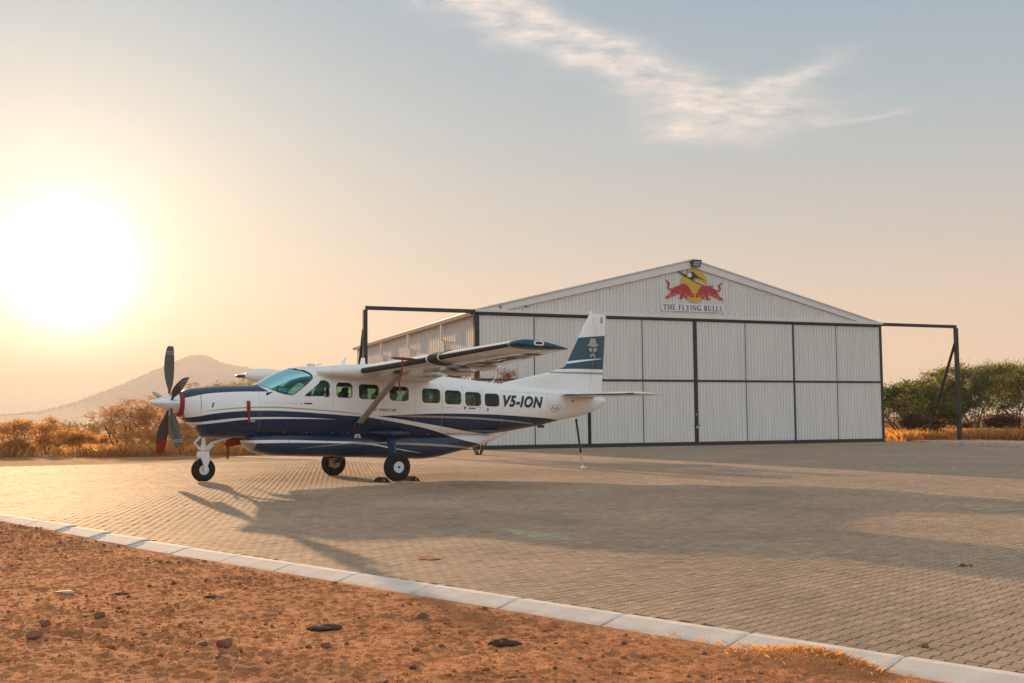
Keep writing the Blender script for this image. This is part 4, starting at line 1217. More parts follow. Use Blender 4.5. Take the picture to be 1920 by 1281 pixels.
def roundpoly(P, r=0.05, n=3):
    out = []
    m = len(P)
    for i in range(m):
        a, b, c = Vector(P[i - 1]), Vector(P[i]), Vector(P[(i + 1) % m])
        u = (a - b); v = (c - b); d = min(r, u.length * .45, v.length * .45)
        p, q = b + u.normalized() * d, b + v.normalized() * d
        for k in range(n + 1):
            t = k / n; out.append(tuple((1 - t) ** 2 * p + 2 * t * (1 - t) * b + t * t * q))
    return out


WINDOWS = [rrect(a, b, c, d, 0.085) for a, d, c, b in ((4.17, 2.323, 4.56, 1.982), (4.76, 2.307, 5.27, 1.965), (5.59, 2.286, 6.09, 1.952), (6.50, 2.267, 7.00, 1.926), (7.17, 2.245, 7.64, 1.912), (7.79, 2.227, 8.27, 1.89), (8.42, 2.21, 8.88, 1.895))]
DOORWIN = roundpoly([(3.36, 1.985), (3.79, 2.362), (3.90, 2.352), (3.98, 2.29), (3.975, 1.985)], 0.05)
WSHIELD = [(2.36, 2.212), (2.46, 2.186), (2.60, 2.120), (2.74, 2.057), (2.88, 2.018), (3.00, 1.998), (3.11, 2.018), (3.28, 2.150), (3.40, 2.25), (3.52, 2.354), (3.575, 2.42), (3.58, 2.47), (3.54, 2.53), (3.44, 2.595), (3.27, 2.645), (3.18, 2.72), (3.17, 3.0), (2.34, 3.0)]


def hullmap(x, z, off, side=-1):
    return (x, side * (hw(x, z) + off), z)


def decal(name, polys, off, m, parent, ymap=None, grid=0.07):
    """flat print laid onto the skin; polys are (x, z) outlines or a ready bmesh"""
    bm = polys if isinstance(polys, bmesh.types.BMesh) else bmesh.new()
    if not isinstance(polys, bmesh.types.BMesh):
        for P in polys: bm.faces.new([bm.verts.new((p[0], 0, p[1])) for p in P])
    zs_ = [v.co.z for v in bm.verts]; xs_ = [v.co.x for v in bm.verts]
    z = math.ceil(min(zs_) / grid) * grid
    while z < max(zs_):
        bmesh.ops.bisect_plane(bm, geom=bm.verts[:] + bm.edges[:] + bm.faces[:], plane_co=(0, 0, z), plane_no=(0, 0, 1)); z += grid
    x = math.ceil(min(xs_) / (grid * 3)) * grid * 3
    while x < max(xs_):
        bmesh.ops.bisect_plane(bm, geom=bm.verts[:] + bm.edges[:] + bm.faces[:], plane_co=(x, 0, 0), plane_no=(1, 0, 0)); x += grid * 3
    ymap = ymap or (lambda x, z: -hw(x, z))
    for v in bm.verts: v.co.y = ymap(v.co.x, v.co.z) - off
    bmesh.ops.triangulate(bm, faces=[f for f in bm.faces if len(f.verts) > 4])
    me = bpy.data.meshes.new(name); bm.to_mesh(me); bm.free(); me.materials.append(m)
    return link(name, me, parent)


def text_bm(txt, x0, x1, z0, z1, shear=0.0, bold=0.0, space=1.0):
    cu = bpy.data.curves.new('txt', 'FONT'); cu.body = txt; cu.shear = shear; cu.offset = bold; cu.space_character = space; cu.resolution_u = 3
    o = bpy.data.objects.new('txt', cu); COL.objects.link(o)
    dg = bpy.context.evaluated_depsgraph_get()
    me = bpy.data.meshes.new_from_object(o.evaluated_get(dg))
    bpy.data.objects.remove(o); bpy.data.curves.remove(cu)
    bm = bmesh.new(); bm.from_mesh(me); bpy.data.meshes.remove(me)
    xs_ = [v.co.x for v in bm.verts]; ys_ = [v.co.y for v in bm.verts]
    a, b, c, d = min(xs_), max(xs_), min(ys_), max(ys_)
    for v in bm.verts:
        v.co = Vector((x0 + (v.co.x - a) / (b - a) * (x1 - x0), 0, z0 + (v.co.y - c) / (d - c) * (z1 - z0)))
    return bm


def ribbon(name, pts, w, off, m, parent, ymap=None):
    P = [Vector(p) for p in pts]
    fine = [P[0]]
    for a, b in zip(P, P[1:]):
        k = max(1, int((b - a).length / 0.06))
        fine += [a + (b - a) * i / k for i in range(1, k + 1)]
    ymap = ymap or (lambda x, z: -hw(x, z))
    V = []
    for i, p in enumerate(fine):
        d = (fine[min(i + 1, len(fine) - 1)] - fine[max(i - 1, 0)]).normalized(); n = Vector((-d.y, d.x)) * w / 2
        for q in (p + n, p - n): V.append((q.x, ymap(q.x, q.y) - off, q.y))
    F = [(2 * i, 2 * i + 1, 2 * i + 3, 2 * i + 2) for i in range(len(fine) - 1)]
    return MB().add(V, F).obj(name, m, parent, fixn=False)


def airfoil(t, n=18, camber=0.02):
    up, lo = [], []
    for i in range(n + 1):
        x = 0.5 * (1 - math.cos(math.pi * i / n))
        y = 5 * t * (0.2969 * math.sqrt(x) - 0.126 * x - 0.3516 * x * x + 0.2843 * x ** 3 - 0.1036 * x ** 4)
        c = camber / 0.16 * (0.8 * x - x * x) if x < 0.4 else camber / 0.36 * (0.2 + 0.8 * x - x * x)
        up.append((x, c + y)); lo.append((x, c - y))
    return up[::-1] + lo[1:-1] + [(1.0, lo[-1][1] - 0.002)]      # TE top -> LE -> TE bottom


def wing_sections(stations, side, n=18):
    """stations: (y, xLE, chord, zLE, t); returns rings"""
    R = []
    for y, xl, c, zl, t in stations:
        R.append([(xl + x * c, side * y, zl + z * c - 0.035 * x * c) for x, z in airfoil(t, n)])
    return R


def rings_mb(R, caps=(True, True)):
    mb = MB(); n = len(R[0]); V = [p for r in R for p in r]; F = []
    for i in range(len(R) - 1):
        for k in range(n): F.append((i * n + k, i * n + (k + 1) % n, (i + 1) * n + (k + 1) % n, (i + 1) * n + k))
    if caps[0]: F.append(tuple(range(n)))
    if caps[1]: F.append(tuple(range((len(R) - 1) * n, len(R) * n)))
    return mb.add(V, F)


def zle(y): return 2.585 + 0.034 * y
def wchord(y):   # (xLE, chord)
    xl = 4.62 if y > 1.6 else 4.62 - 0.12 * (1.6 - y) / 0.8
    te = 6.66 if y < 3.3 else 6.66 - (y - 3.3) / 4.7 * 0.83
    return xl, te - xl


def wing_low(x, y, off=0.0):
    """height of the underside of the wing"""
    xl, c = wchord(y); t = 0.17 - 0.02 * (y / 8); A = airfoil(t, 18); lo = A[18:]
    f = (x - xl) / c
    for (a, za), (b, zb) in zip(lo, lo[1:]):
        if a <= f <= b: return zle(y) + (za + (zb - za) * (f - a) / max(b - a, 1e-6)) * c - 0.035 * f * c - off
    return zle(y)


def wheel(name, parent, c, R, W, rimR, outward=-1, brake=False):
    e = empty(name, c, 0, parent)
    prof = []
    for i in range(13):
        a = math.pi * i / 12
        prof.append((-W / 2 * math.cos(a) * (1.0 if 0 < i < 12 else .82), R - (R - rimR) * 0.98 * (1 - abs(math.sin(a)) ** 0.62)))
    prof = [(-W * 0.36, rimR * 0.97)] + prof + [(W * 0.36, rimR * 0.97)]
    mb = MB(); mb.lathe(prof, 'y', 40)
    o = mb.obj('tyre', M['tyre'], e, smooth=50)
    for v in o.data.vertices:      # slightly squashed where it stands
        if v.co.z < -R + 0.022: v.co.z = -R + 0.012
    rp = [(-W * .40, rimR * 1.0), (-W * .42, rimR * .94), (-W * .34, rimR * .86), (-W * .30, rimR * .55), (-W * .34, rimR * .38), (-W * .42, rimR * .34), (-W * .42, 0.0)]
    mb = MB(); mb.lathe([(a * -outward if outward > 0 else a, r) for a, r in rp], 'y', 32)
    rp2 = [(-a, r) for a, r in rp]
    mb.lathe([(a * -outward if outward > 0 else a, r) for a, r in rp2], 'y', 24)
    mb.obj('rim', M['rim'], e, smooth=35)
    mb = MB(); s = outward * W
    for k in range(8):
        a = 2 * math.pi * k / 8
        mb.lathe([(0, .018 * R / .34), (0.004 * outward, .014 * R / .34), (0.004 * outward, 0)], 'y', 8, (rimR * .70 * math.cos(a), s * .33, rimR * .70 * math.sin(a)))
    mb.lathe([(0, rimR * .22), (0.012 * outward, rimR * .2), (0.012 * outward, 0)], 'y', 16, (0, s * .42, 0))
    mb.obj('hub', M['darksteel'], e)
    if brake:
        mb = MB()
        mb.lathe([(-W * .10, rimR * .82), (W * .02, rimR * .82), (W * .02, rimR * .3), (-W * .1, rimR * .3)], 'y', 24, (0, -W * .40, 0))
        mb.box(-rimR * .75, -rimR * .2, -W * .62, -W * .36, -rimR * .55, rimR * .5); mb.tube([(rimR * .2, -W * .6, -rimR * .4), (rimR * .25, -W * .6, rimR * .9)], .03, 6)
        mb.obj('brake', M['brake'], e)
    return e


def aeroplane():
    root = bpy.data.objects.new('propeller_aeroplane', None); COL.objects.link(root)
    Rm = Matrix.Rotation(AYAW, 4, 'Z') @ Matrix.Rotation(math.asin(-AATT), 4, 'Y')
    root.matrix_world = Matrix.Translation((AX, AY, 0.15158)) @ Rm
    tag(root, 'white and navy high-wing turboprop aeroplane lettered V5-ION parked before the hangar', 'aeroplane')
    # ---- fuselage shell with real window openings
    xs = sorted(set([round(v, 3) for v in list(np.arange(.66, 2.3, .10)) + list(np.arange(2.3, 9.3, .06)) + list(np.arange(9.3, 12.88, .12)) + [12.88]]))
    V, F = loft(ST, xs, 72)
    outer = MB().add(V, F, 0).obj('fuselage', [M['livery'], M['interior']], smooth=40)
    Vi, Fi = loft(ST, [x for x in xs if 2.44 < x < 9.3], 40, off=0.035)
    inner = MB().add(Vi, Fi, 1).obj('cut_inner', [M['livery'], M['interior']])
    cut = MB()
    for P in WINDOWS + [DOORWIN, WSHIELD]: cut.prism(P, 1, -1.2, 1.2, 0)
    cutter = cut.obj('cut_win', [M['livery'], M['interior']])
    cutter2 = None
    for tgt in (inner, cutter):
        md = outer.modifiers.new('b', 'BOOLEAN'); md.operation = 'DIFFERENCE'; md.solver = 'EXACT'; md.object = tgt
        try: md.material_mode = 'INDEX'
        except Exception: pass
    dg = bpy.context.evaluated_depsgraph_get()
    me = bpy.data.meshes.new_from_object(outer.evaluated_get(dg))
    outer.modifiers.clear(); outer.data = me; me.name = 'fuselage'
    for o in (inner, cutter): bpy.data.objects.remove(o)
    me.polygons.foreach_set('use_smooth', [True] * len(me.polygons)); me.set_sharp_from_angle(angle=math.radians(32))
    outer.parent = root
    fus = outer
    # ---- windows
    def pane(P, side):
        e = empty('window', parent=root)
        cx = sum(p[0] for p in P) / len(P); cz = sum(p[1] for p in P) / len(P); n = len(P)
        V = [hullmap(cx, cz, -0.014, side)]; F = []
        for s in (.4, .75, 1.0):
            for p in P: V.append(hullmap(cx + (p[0] - cx) * s * 1.01, cz + (p[1] - cz) * s * 1.01, -0.014, side))
        for k in range(n): F.append((0, 1 + k, 1 + (k + 1) % n))
        for r in range(2):
            for k in range(n): F.append((1 + r * n + k, 1 + r * n + (k + 1) % n, 1 + (r + 1) * n + (k + 1) % n, 1 + (r + 1) * n + k))
        MB().add(V, F).obj('glass', M['glass'], e, smooth=80)
        V = []
        for s, o in ((0.0, -0.006), (0.0, 0.003), (0.016, 0.003), (0.016, -0.004)):
            for p in P:
                d = Vector((p[0] - cx, p[1] - cz)); d.normalize()
                V.append(hullmap(p[0] + d.x * s, p[1] + d.y * s, o, side))
        F = [(r * n + k, r * n + (k + 1) % n, (r + 1) * n + (k + 1) % n, (r + 1) * n + k) for r in range(3) for k in range(n)]
        MB().add(V, F).obj('seal', M['rubber'], e)
    for side in (-1, 1):
        for P in WINDOWS + [DOORWIN]: pane(P, side)
    # windshield glass: two curved halves and a centre post
    gx = np.arange(2.30, 3.66, .035); seg = 96
    Vg, Fg = loft(ST, list(gx), seg, off=0.016, caps=False)
    def inside(x, z, P):
        c = False; j = len(P) - 1
        for i in range(len(P)):
            if (P[i][1] > z) != (P[j][1] > z) and x < (P[j][0] - P[i][0]) * (z - P[i][1]) / (P[j][1] - P[i][1]) + P[i][0]: c = not c
            j = i
        return c
    WC = (3.0, 2.32)
    WD = [(WC[0] + (p[0] - WC[0]) * 1.06, WC[1] + (p[1] - WC[1]) * 1.10) for p in WSHIELD]
    for side in (-1, 1):
        e = empty('windshield', parent=root)
        Fs = [f for f in Fg if all(Vg[i][1] * side > 0 for i in f) and inside(sum(Vg[i][0] for i in f) / 4, sum(Vg[i][2] for i in f) / 4, WD)]
        used = sorted({i for f in Fs for i in f}); mp_ = {i: k for k, i in enumerate(used)}
        MB().add([Vg[i] for i in used], [tuple(mp_[i] for i in f) for f in Fs]).obj('glass', M['windshield'], e, smooth=80, fixn=False)
        pts = [(x, side * (hw(x, z, ST) + .001), z) for x, z in WSHIELD[0:15] if hw(x, z, ST) > 0]
        MB().tube(pts, 0.011, 5).obj('seal', M['rubber'], e)
    V = []
    for x in np.arange(2.36, 3.22, .04):
        zt = sec(ST, x)[0]
        for y in (-0.045, 0.045): V.append((x, y, zt + .002 - abs(y) * .05)); V.append((x, y, zt - .02))
    k = len(V) // 4
    MB().add(V, [f for i in range(k - 1) for f in ((4 * i, 4 * i + 2, 4 * i + 6, 4 * i + 4), (4 * i + 1, 4 * i + 5, 4 * i + 7, 4 * i + 3), (4 * i, 4 * i + 4, 4 * i + 5, 4 * i + 1), (4 * i + 2, 4 * i + 3, 4 * i + 7, 4 * i + 6))]).obj('windshield_post', M['white'], root, smooth=40)
    # ---- cabin: floor, seats, instrument panel shroud
    MB().box(2.5, 9.0, -.60, .60, 1.22, 1.26).obj('cabin_floor', M['interior'], root)
    mb = MB(); mb.prism([(2.48, 1.3), (2.48, 2.03), (2.62, 2.06), (2.86, 1.98), (2.88, 1.3)], 1, -.62, .62); mb.obj('instrument_panel', M['rubber'], root)
    for x in (3.75, 4.75, 5.7, 6.6, 7.5):
        for y in (-.42, .42):
            e = empty('seat', (x, y, 1.26), 0, root)
            MB().prism([(-.52, .30), (0, .26), (0, .40), (-.52, .44)], 1, -.21, .21).obj('cushion', M['seat'], e)
            mb = MB(); mb.prism([(-.10, .36), (.02, .36), (.20, .86), (.10, .90)], 1, -.22, .22); mb.prism([(.11, .88), (.19, .86), (.235, 1.0), (.16, 1.02)], 1, -.13, .13)
            mb.obj('seat_back', M['seat'], e)
            MB().box(-.42, -.06, -.16, .16, 0, .28).obj('seat_base', M['interior'], e)
    # ---- cargo pod
    xp = [round(v, 3) for v in list(np.arange(2.16, 2.9, .06)) + list(np.arange(2.9, 9.5, .15)) + [9.5]]
    V, F = loft(PD, xp, 56); MB().add(V, F).obj('cargo_pod', M['podlivery'], root, smooth=40)
    for x in (3.06, 4.02, 5.04): ribbon('pod_seam', [(x, .62), (x, .93)], .007, .002, M['boot'], root)
    mb = MB()
    for x in (2.95, 3.5, 4.15, 4.55, 6.2, 6.75, 7.3):
        q = hullmap(x, 1.12, .004); mb.lathe([(0, .012), (-.012, .010), (-.012, 0)], 'y', 8, q)
    o = mb.obj('pod_fastener', M['steel'], root); o['kind'] = 'stuff'
    # ---- seams, doors, small markings
    seam = M['goldline']
    ribbon('cowl_seam', [(0.99, 1.34), (0.99, 1.75), (0.985, 2.02)], .010, .002, M['boot'], root)
    ribbon('cockpit_door_seam', [(3.05, 1.96), (3.38, 2.28), (3.74, 2.50), (4.03, 2.50), (4.07, 2.2), (4.08, 1.70)], .007, .002, seam, root)
    ribbon('cargo_door_seam', [(7.08, 2.42), (7.08, 1.22)], .007, .002, seam, root)
    ribbon('cargo_door_seam', [(7.72, 2.40), (7.70, 1.86), (8.30, 1.84), (8.34, 2.34)], .007, .002, seam, root)
    ribbon('cargo_door_seam', [(7.10, 1.82), (7.70, 1.80)], .007, .002, seam, root)
    ribbon('boarding_step_seam', [(7.25, 1.155), (8.75, 1.135)], .012, .003, M['boot'], root)
    for x, za, zb in ((2.32, 1.0, 2.16), (5.42, 1.25, 2.42), (6.30, 1.25, 2.42), (9.0, 1.25, 2.38), (9.95, 1.42, 2.36), (10.62, 1.52, 2.34), (11.30, 1.68, 2.2)):
        ribbon('skin_seam', [(x, za), (x, zb)], .005, .0015, seam, root)
    ribbon('skin_seam', [(2.4, 1.80), (3.2, 1.80)], .005, .0015, seam, root)
    ribbon('skin_seam', [(9.0, 2.30), (10.6, 2.30), (11.1, 2.26)], .005, .0015, seam, root)
    mb = MB()
    for (x0, x1, z) in ((1.05, 2.3, 1.93), (1.05, 2.3, 1.20), (9.05, 11.2, 2.285), (9.05, 11.0, 1.82)):
        for x in np.arange(x0, x1, .085):
            q = hullmap(x, z, .0012); mb.add([(q[0] - .006, q[1], q[2] - .006), (q[0] + .006, q[1], q[2] - .006), (q[0] + .006, q[1], q[2] + .006), (q[0] - .006, q[1], q[2] + .006)], [(0, 1, 2, 3)])
    o = mb.obj('rivet', M['goldline'], root); o['kind'] = 'stuff'
    decal('door_handle', [rrect(3.35, 1.79, 3.55, 1.82, .012, 2)], .008, M['darksteel'], root)
    decal('door_handle', [rrect(7.88, 1.80, 8.10, 1.826, .012, 2)], .008, M['darksteel'], root)
    for q in (rrect(3.26, 1.785, 3.285, 1.81, .01, 2), rrect(7.74, 1.79, 7.79, 1.85, .01, 2), rrect(8.48, 1.76, 8.52, 1.83, .01, 2)): decal('door_lock', [q], .006, M['ink'], root)
    decal('cowl_latch', [[(1.22, 1.66), (1.25, 1.65), (1.28, 1.76), (1.25, 1.77)]], .004, M['darksteel'], root)
    decal('placard_patch', [rrect(2.10, 1.34, 2.22, 1.39, .01, 2)], .004, M['emblem'], root)
    decal('tail_patch', [rrect(11.50, 2.10, 11.60, 2.145, .005, 1)], .004, M['brake'], root)
    decal('registration', text_bm('V5-ION', 9.03, 10.44, 1.885, 2.205, shear=0.34, bold=0.048, space=1.12), .006, M['ink'], root)
    decal('operator_name', text_bm('TIRIAC AIR', 5.275, 5.77, 1.675, 1.735, bold=0.012), .005, M['ink'], root)
    decal('operator_emblem', [rrect(5.14, 1.67, 5.23, 1.75, .04, 4)], .005, M['emblem'], root)
    # five rings
    P = []
    for cx, cz in ((10.735, 1.93), (10.88, 1.93), (11.025, 1.93), (10.808, 1.862), (10.952, 1.862)):
        for k in range(20):
            a0, a1 = 2 * math.pi * k / 20, 2 * math.pi * (k + 1) / 20
            P.append([(cx + r * math.cos(a), cz + r * math.sin(a)) for r, a in ((.066, a0), (.066, a1), (.057, a1), (.057, a0))])
    decal('five_rings', P, .005, M['darksteel'], root, grid=.5)
    # round filler port on the pod shoulder
    def disc(r, off, m, nm):
        c = (4.83, 1.03); yy = -hw(*c)
        V = [(c[0], yy - off, c[1])] + [(c[0] + r * math.cos(t), yy - off, c[1] + r * math.sin(t)) for t in np.linspace(0, 2 * math.pi, 21)[:-1]]
        MB().add(V, [(0, 1 + k, 1 + (k + 1) % 20) for k in range(20)]).obj(nm, m, root)
    disc(.105, .012, M['ink'], 'port_surround'); disc(.080, .014, M['white'], 'port_ring'); disc(.050, .016, M['ink'], 'port_centre'); disc(.018, .018, M['white'], 'port_key')
    # ---- wings
    for side in (-1, 1):
        w = empty('wing', parent=root)
        ys = [.70, 1.2, 2.0, 3.3, 4.5, 5.7, 6.9, 7.72]
        stn = [(y,) + wchord(y) + (zle(y), 0.17 - 0.02 * (y / 8)) for y in ys]
        rings_mb(wing_sections(stn, side)).obj('wing_panel', M['white'], w, smooth=35)
        # tip
        xl, c = wchord(7.72); z = zle(7.72)
        tp = [(7.722, xl, c, z, .151)]
        for y, k, t in ((7.86, .99, .150), (7.95, .97, .140), (8.00, .93, .11), (8.015, .88, .06)):
            tp.append((y, xl + (1 - k) * c * .35, c * k, z + .004, t))
        rings_mb(wing_sections(tp, side)).obj('wing_tip', M['teal'], w, smooth=40)
        # de-icing boot along the leading edge, mostly below it
        R = []
        for y in (1.25, 3.0, 5.0, 7.70):
            xl, c = wchord(y); A = airfoil(0.17 - 0.02 * (y / 8), 18)[15:21]
            R.append([(xl + x * c - .004, side * y, zle(y) + zz * c - 0.035 * x * c + (-.003)) for x, zz in A[2:]])
        V = [p for r in R for p in r]; n = len(R[0])
        MB().add(V, [(i * n + k, i * n + k + 1, (i + 1) * n + k + 1, (i + 1) * n + k) for i in range(3) for k in range(n - 1)]).obj('leading_edge_boot', M['boot'], w, smooth=60)
        # flap track fairings
        for y in (1.6, 3.1, 4.35):
            zl = wing_low(6.1, y)
            mb = MB(); mb.tube([(5.6, side * y, zl + .03), (5.8, side * y, zl - .02), (6.1, side * y, zl - .05), (6.4, side * y, wing_low(6.35, y) - .03), (6.6, side * y, wing_low(6.4, y) + .01)], [.01, .04, .05, .035, .008], 8)
            mb.obj('flap_track_fairing', M['white'], w, smooth=60)
        # flap and aileron gaps
        for (ya, yb) in ((1.1, 4.9), (5.0, 7.6)):
            V = []
            for y in np.linspace(ya, yb, 8):
                xl, c = wchord(y); f = .74
                for q in (xl + f * c, xl + f * c + .02): V.append((q, side * y, wing_low(q, y) - .002))
            MB().add(V, [(2 * i, 2 * i + 1, 2 * i + 3, 2 * i + 2) for i in range(7)]).obj('control_gap', M['boot'], w)
        # root fairing that swells forward over the cabin roof
        st = [(.35, 3.66, 3.1, 2.60, .10), (.62, 3.70, 3.05, 2.575, .115), (.82, 3.78, 2.95, 2.575, .12), (.98, 3.98, 2.72, 2.59, .125), (1.10, 4.28, 2.40, 2.605, .14), (1.18, 4.55, 2.1, 2.62, .155)]
        rings_mb(wing_sections(st, side)).obj('root_fairing', M['white'], w, smooth=45)
        # strut
        mb = MB(); mb.tube([(4.73, side * .76, 1.28), (4.86, side * 1.62, 1.90), (5.00, side * 2.47, 2.51)], [.10, .10, .10], 12, squash=(1.0, .36))
        mb.obj('strut', M['goldline'], w, smooth=60)
        mb = MB(); mb.tube([(4.70, side * .80, 1.30), (4.72, side * .92, 1.38)], [.12, .105], 12, squash=(1.0, .45)); mb.obj('strut_cuff', M['navy'], w, smooth=60)
        # light in the tip
        y = 8.017
        mb = MB(); xl, c = wchord(7.9)
        mb.prism(rrect(xl + .38, zle(8) - .045 + .02, xl + .62, zle(8) + .065, .05, 3), 1, side * 8.0, side * y); mb.obj('tip_light_rim', M['white'], w)
        mb = MB(); mb.prism(rrect(xl + .42, zle(8) - .025 + .02, xl + .58, zle(8) + .045, .03, 3), 1, side * 8.0, side * (y + .002)); mb.obj('tip_light', M['ink'], w)
        if side < 0:
            # registration under the left wing (read from below, tops towards the leading edge)
            bm = text_bm('V5-ION', 0, 1, 0, 1, shear=0.1, bold=.03)
            for k in np.arange(.1, 1, .1):
                bmesh.ops.bisect_plane(bm, geom=bm.verts[:] + bm.edges[:] + bm.faces[:], plane_co=(k, 0, 0), plane_no=(1, 0, 0))
                bmesh.ops.bisect_plane(bm, geom=bm.verts[:] + bm.edges[:] + bm.faces[:], plane_co=(0, 0, k), plane_no=(0, 0, 1))
            for v in bm.verts:
                y = 7.2 - 3.9 * v.co.x; x = 6.0 - .62 * v.co.z
                v.co = Vector((x, -y, wing_low(x, y) - .004))
            me = bpy.data.meshes.new('underwing_registration'); bm.to_mesh(me); bm.free(); me.materials.append(M['ink']); link('underwing_registration', me, w)
            # black triangle with a pale border
            for nm, s, dz, m_ in (('triangle_border', 1.0, .003, M['white']), ('triangle_mark', .78, .006, M['ink'])):
                P = [(4.74, -2.48), (4.74, -3.12), (5.24, -1.98)]
                cx = sum(p[0] for p in P) / 3; cy = sum(p[1] for p in P) / 3
                bm = bmesh.new(); bm.faces.new([bm.verts.new((cx + (a - cx) * s, cy + (b - cy) * s, 0)) for a, b in P])
                for q in np.arange(4.72, 5.25, .04):
                    bmesh.ops.bisect_plane(bm, geom=bm.verts[:] + bm.edges[:] + bm.faces[:], plane_co=(q, 0, 0), plane_no=(1, 0, 0))
                for v in bm.verts: v.co.z = wing_low(v.co.x, -v.co.y) - dz
                me = bpy.data.meshes.new(nm); bm.to_mesh(me); bm.free(); me.materials.append(m_); link(nm, me, w)
            # inboard recognition light
            MB().lathe([(-.03, 0), (-.025, .03), (0, .045), (.03, .045)], 'x', 12, (3.98, -.93, 2.60)).obj('taxi_light', M['steel'], w, smooth=50)
    # radar pod on the far wing
    mb = MB(); prof = [(-.62 + .05, 0.0)] + [(-.62 + .05 + .62 * (1 - math.cos(a)), .21 * math.sin(a) ** .8) for a in np.linspace(.25, 1.57, 8)] + [(.5, .18), (.9, .06), (1.0, 0)]
    mb.lathe(prof, 'x', 24, (4.45, 4.9, 2.72)); mb.obj('radar_pod', M['white'], root, smooth=50)
    # ---- tail
    def finsec(z, xl, xt, t, n=14):
        A = airfoil(1.0, n, 0.0); c = xt - xl
        return [(xl + x * c, y * t, z) for x, y in A]
    def te(z): return 12.75 + (z - 2.405) / (4.632 - 2.405) * .14
    zst = [(2.30, 8.9, .16), (2.578, 9.44, .15), (2.74, 10.15, .15), (2.896, 10.83, .15), (2.98, 11.10, .15), (3.055, 11.35, .145), (3.12, 11.465, .145), (3.5, 11.67, .135), (4.0, 11.94, .12), (4.5, 12.21, .10), (4.62, 12.285, .095), (4.65, 12.33, .07), (4.66, 12.42, .02)]
    R = [finsec(z, xl, te(z) - (0 if z < 4.655 else .06), t) for z, xl, t in zst]
    rings_mb(R).obj('fin', M['finlivery'], root, smooth=35)
    def finy(x, z):
        zz = [q[0] for q in zst]; xl = float(np.interp(z, zz, [q[1] for q in zst])); t = float(np.interp(z, zz, [q[2] for q in zst]))
        f = min(max((x - xl) / (te(z) - xl), 0), 1)
        return -t * 5 * (0.2969 * math.sqrt(f) - 0.126 * f - 0.3516 * f * f + 0.2843 * f ** 3 - 0.1036 * f ** 4)
    ribbon('rudder_gap', [(12.30, 2.46), (12.42, 3.6), (12.50, 4.30), (12.36, 4.32), (12.44, 4.64)], .008, .003, M['goldline'], root, finy)
    # tail emblem: a hat, dark glasses and a moustache
    fx, fz = 12.38, 3.635
    S = .60
    hat = [(-.62, .34), (-.40, .40), (-.34, .62), (-.26, .86), (-.12, .96), (.0, .88), (.16, .98), (.30, .88), (.38, .62), (.42, .44), (.66, .50), (.60, .36), (.40, .26), (.10, .20), (-.25, .22), (-.50, .28)]
    g1 = [(-.36, .10), (-.02, .04), (-.06, -.14), (-.18, -.24), (-.32, -.20), (-.42, -.04)]
    g2 = [(.08, .04), (.44, .16), (.46, -.02), (.36, -.20), (.20, -.24), (.08, -.12)]
    mo = [(-.30, -.72), (-.26, -.50), (-.12, -.38), (.02, -.36), (.16, -.38), (.28, -.50), (.32, -.74), (.20, -.72), (.16, -.58), (.02, -.52), (-.12, -.58), (-.18, -.72)]
    T = lambda P: [(fx + a * .345, fz + b * .335) for a, b in P]
    decal('tail_emblem', [T(hat), T(g1), T(g2), T(mo)], .006, M['emblem'], root, finy)
    decal('tail_marking', [rrect(12.66, 4.40, 12.76, 4.58, .03, 3)], .005, M['emblem'], root, finy)
    MB().lathe([(0, .02), (.05, .02), (.06, .035), (.10, .035), (.12, 0)], 'z', 12, (12.36, 0, 4.62)).obj('beacon', M['white'], root)
    for side in (-1, 1):
        st = [(.05, 11.10, 1.28, 2.30, .11), (1.2, 11.27, 1.10, 2.292, .105), (2.95, 11.55, .80, 2.275, .10), (3.10, 11.60, .74, 2.273, .07), (3.13, 11.68, .6, 2.272, .03)]
        rr_ = wing_sections(st, side)
        rings_mb(rr_).obj('tailplane', M['white'], root, smooth=35)
        # elevator horn
        st = [(3.132, 11.75, .50, 2.272, .08), (3.20, 11.85, .40, 2.268, .06)]
        R = []
        for y in (.4, 1.6, 2.95):
            xl = 11.10 + (y - .05) * .155
            A = airfoil(.105, 18, .02)[15:22]; c = 1.28 - y * .165
            R.append([(xl + x * c - .003, side * y, 2.30 - .009 * y + zz * c - .035 * x * c - .002) for x, zz in A[2:]])
        V = [p for r in R for p in r]; n = len(R[0])
        MB().add(V, [(i * n + k, i * n + k + 1, (i + 1) * n + k + 1, (i + 1) * n + k) for i in range(2) for k in range(n - 1)]).obj('leading_edge_boot', M['boot'], root, smooth=60)
    # ---- propeller
    pr = empty('propeller', (0.43, 0, 1.745), 0, root)
    MB().lathe([(-.46, 0.0), (-.445, .022), (-.38, .058), (-.23, .115), (-.07, .175), (.07, .222), (.17, .243), (.225, .247), (.23, .235)], 'x', 40).obj('spinner', M['chrome'], pr, smooth=60)
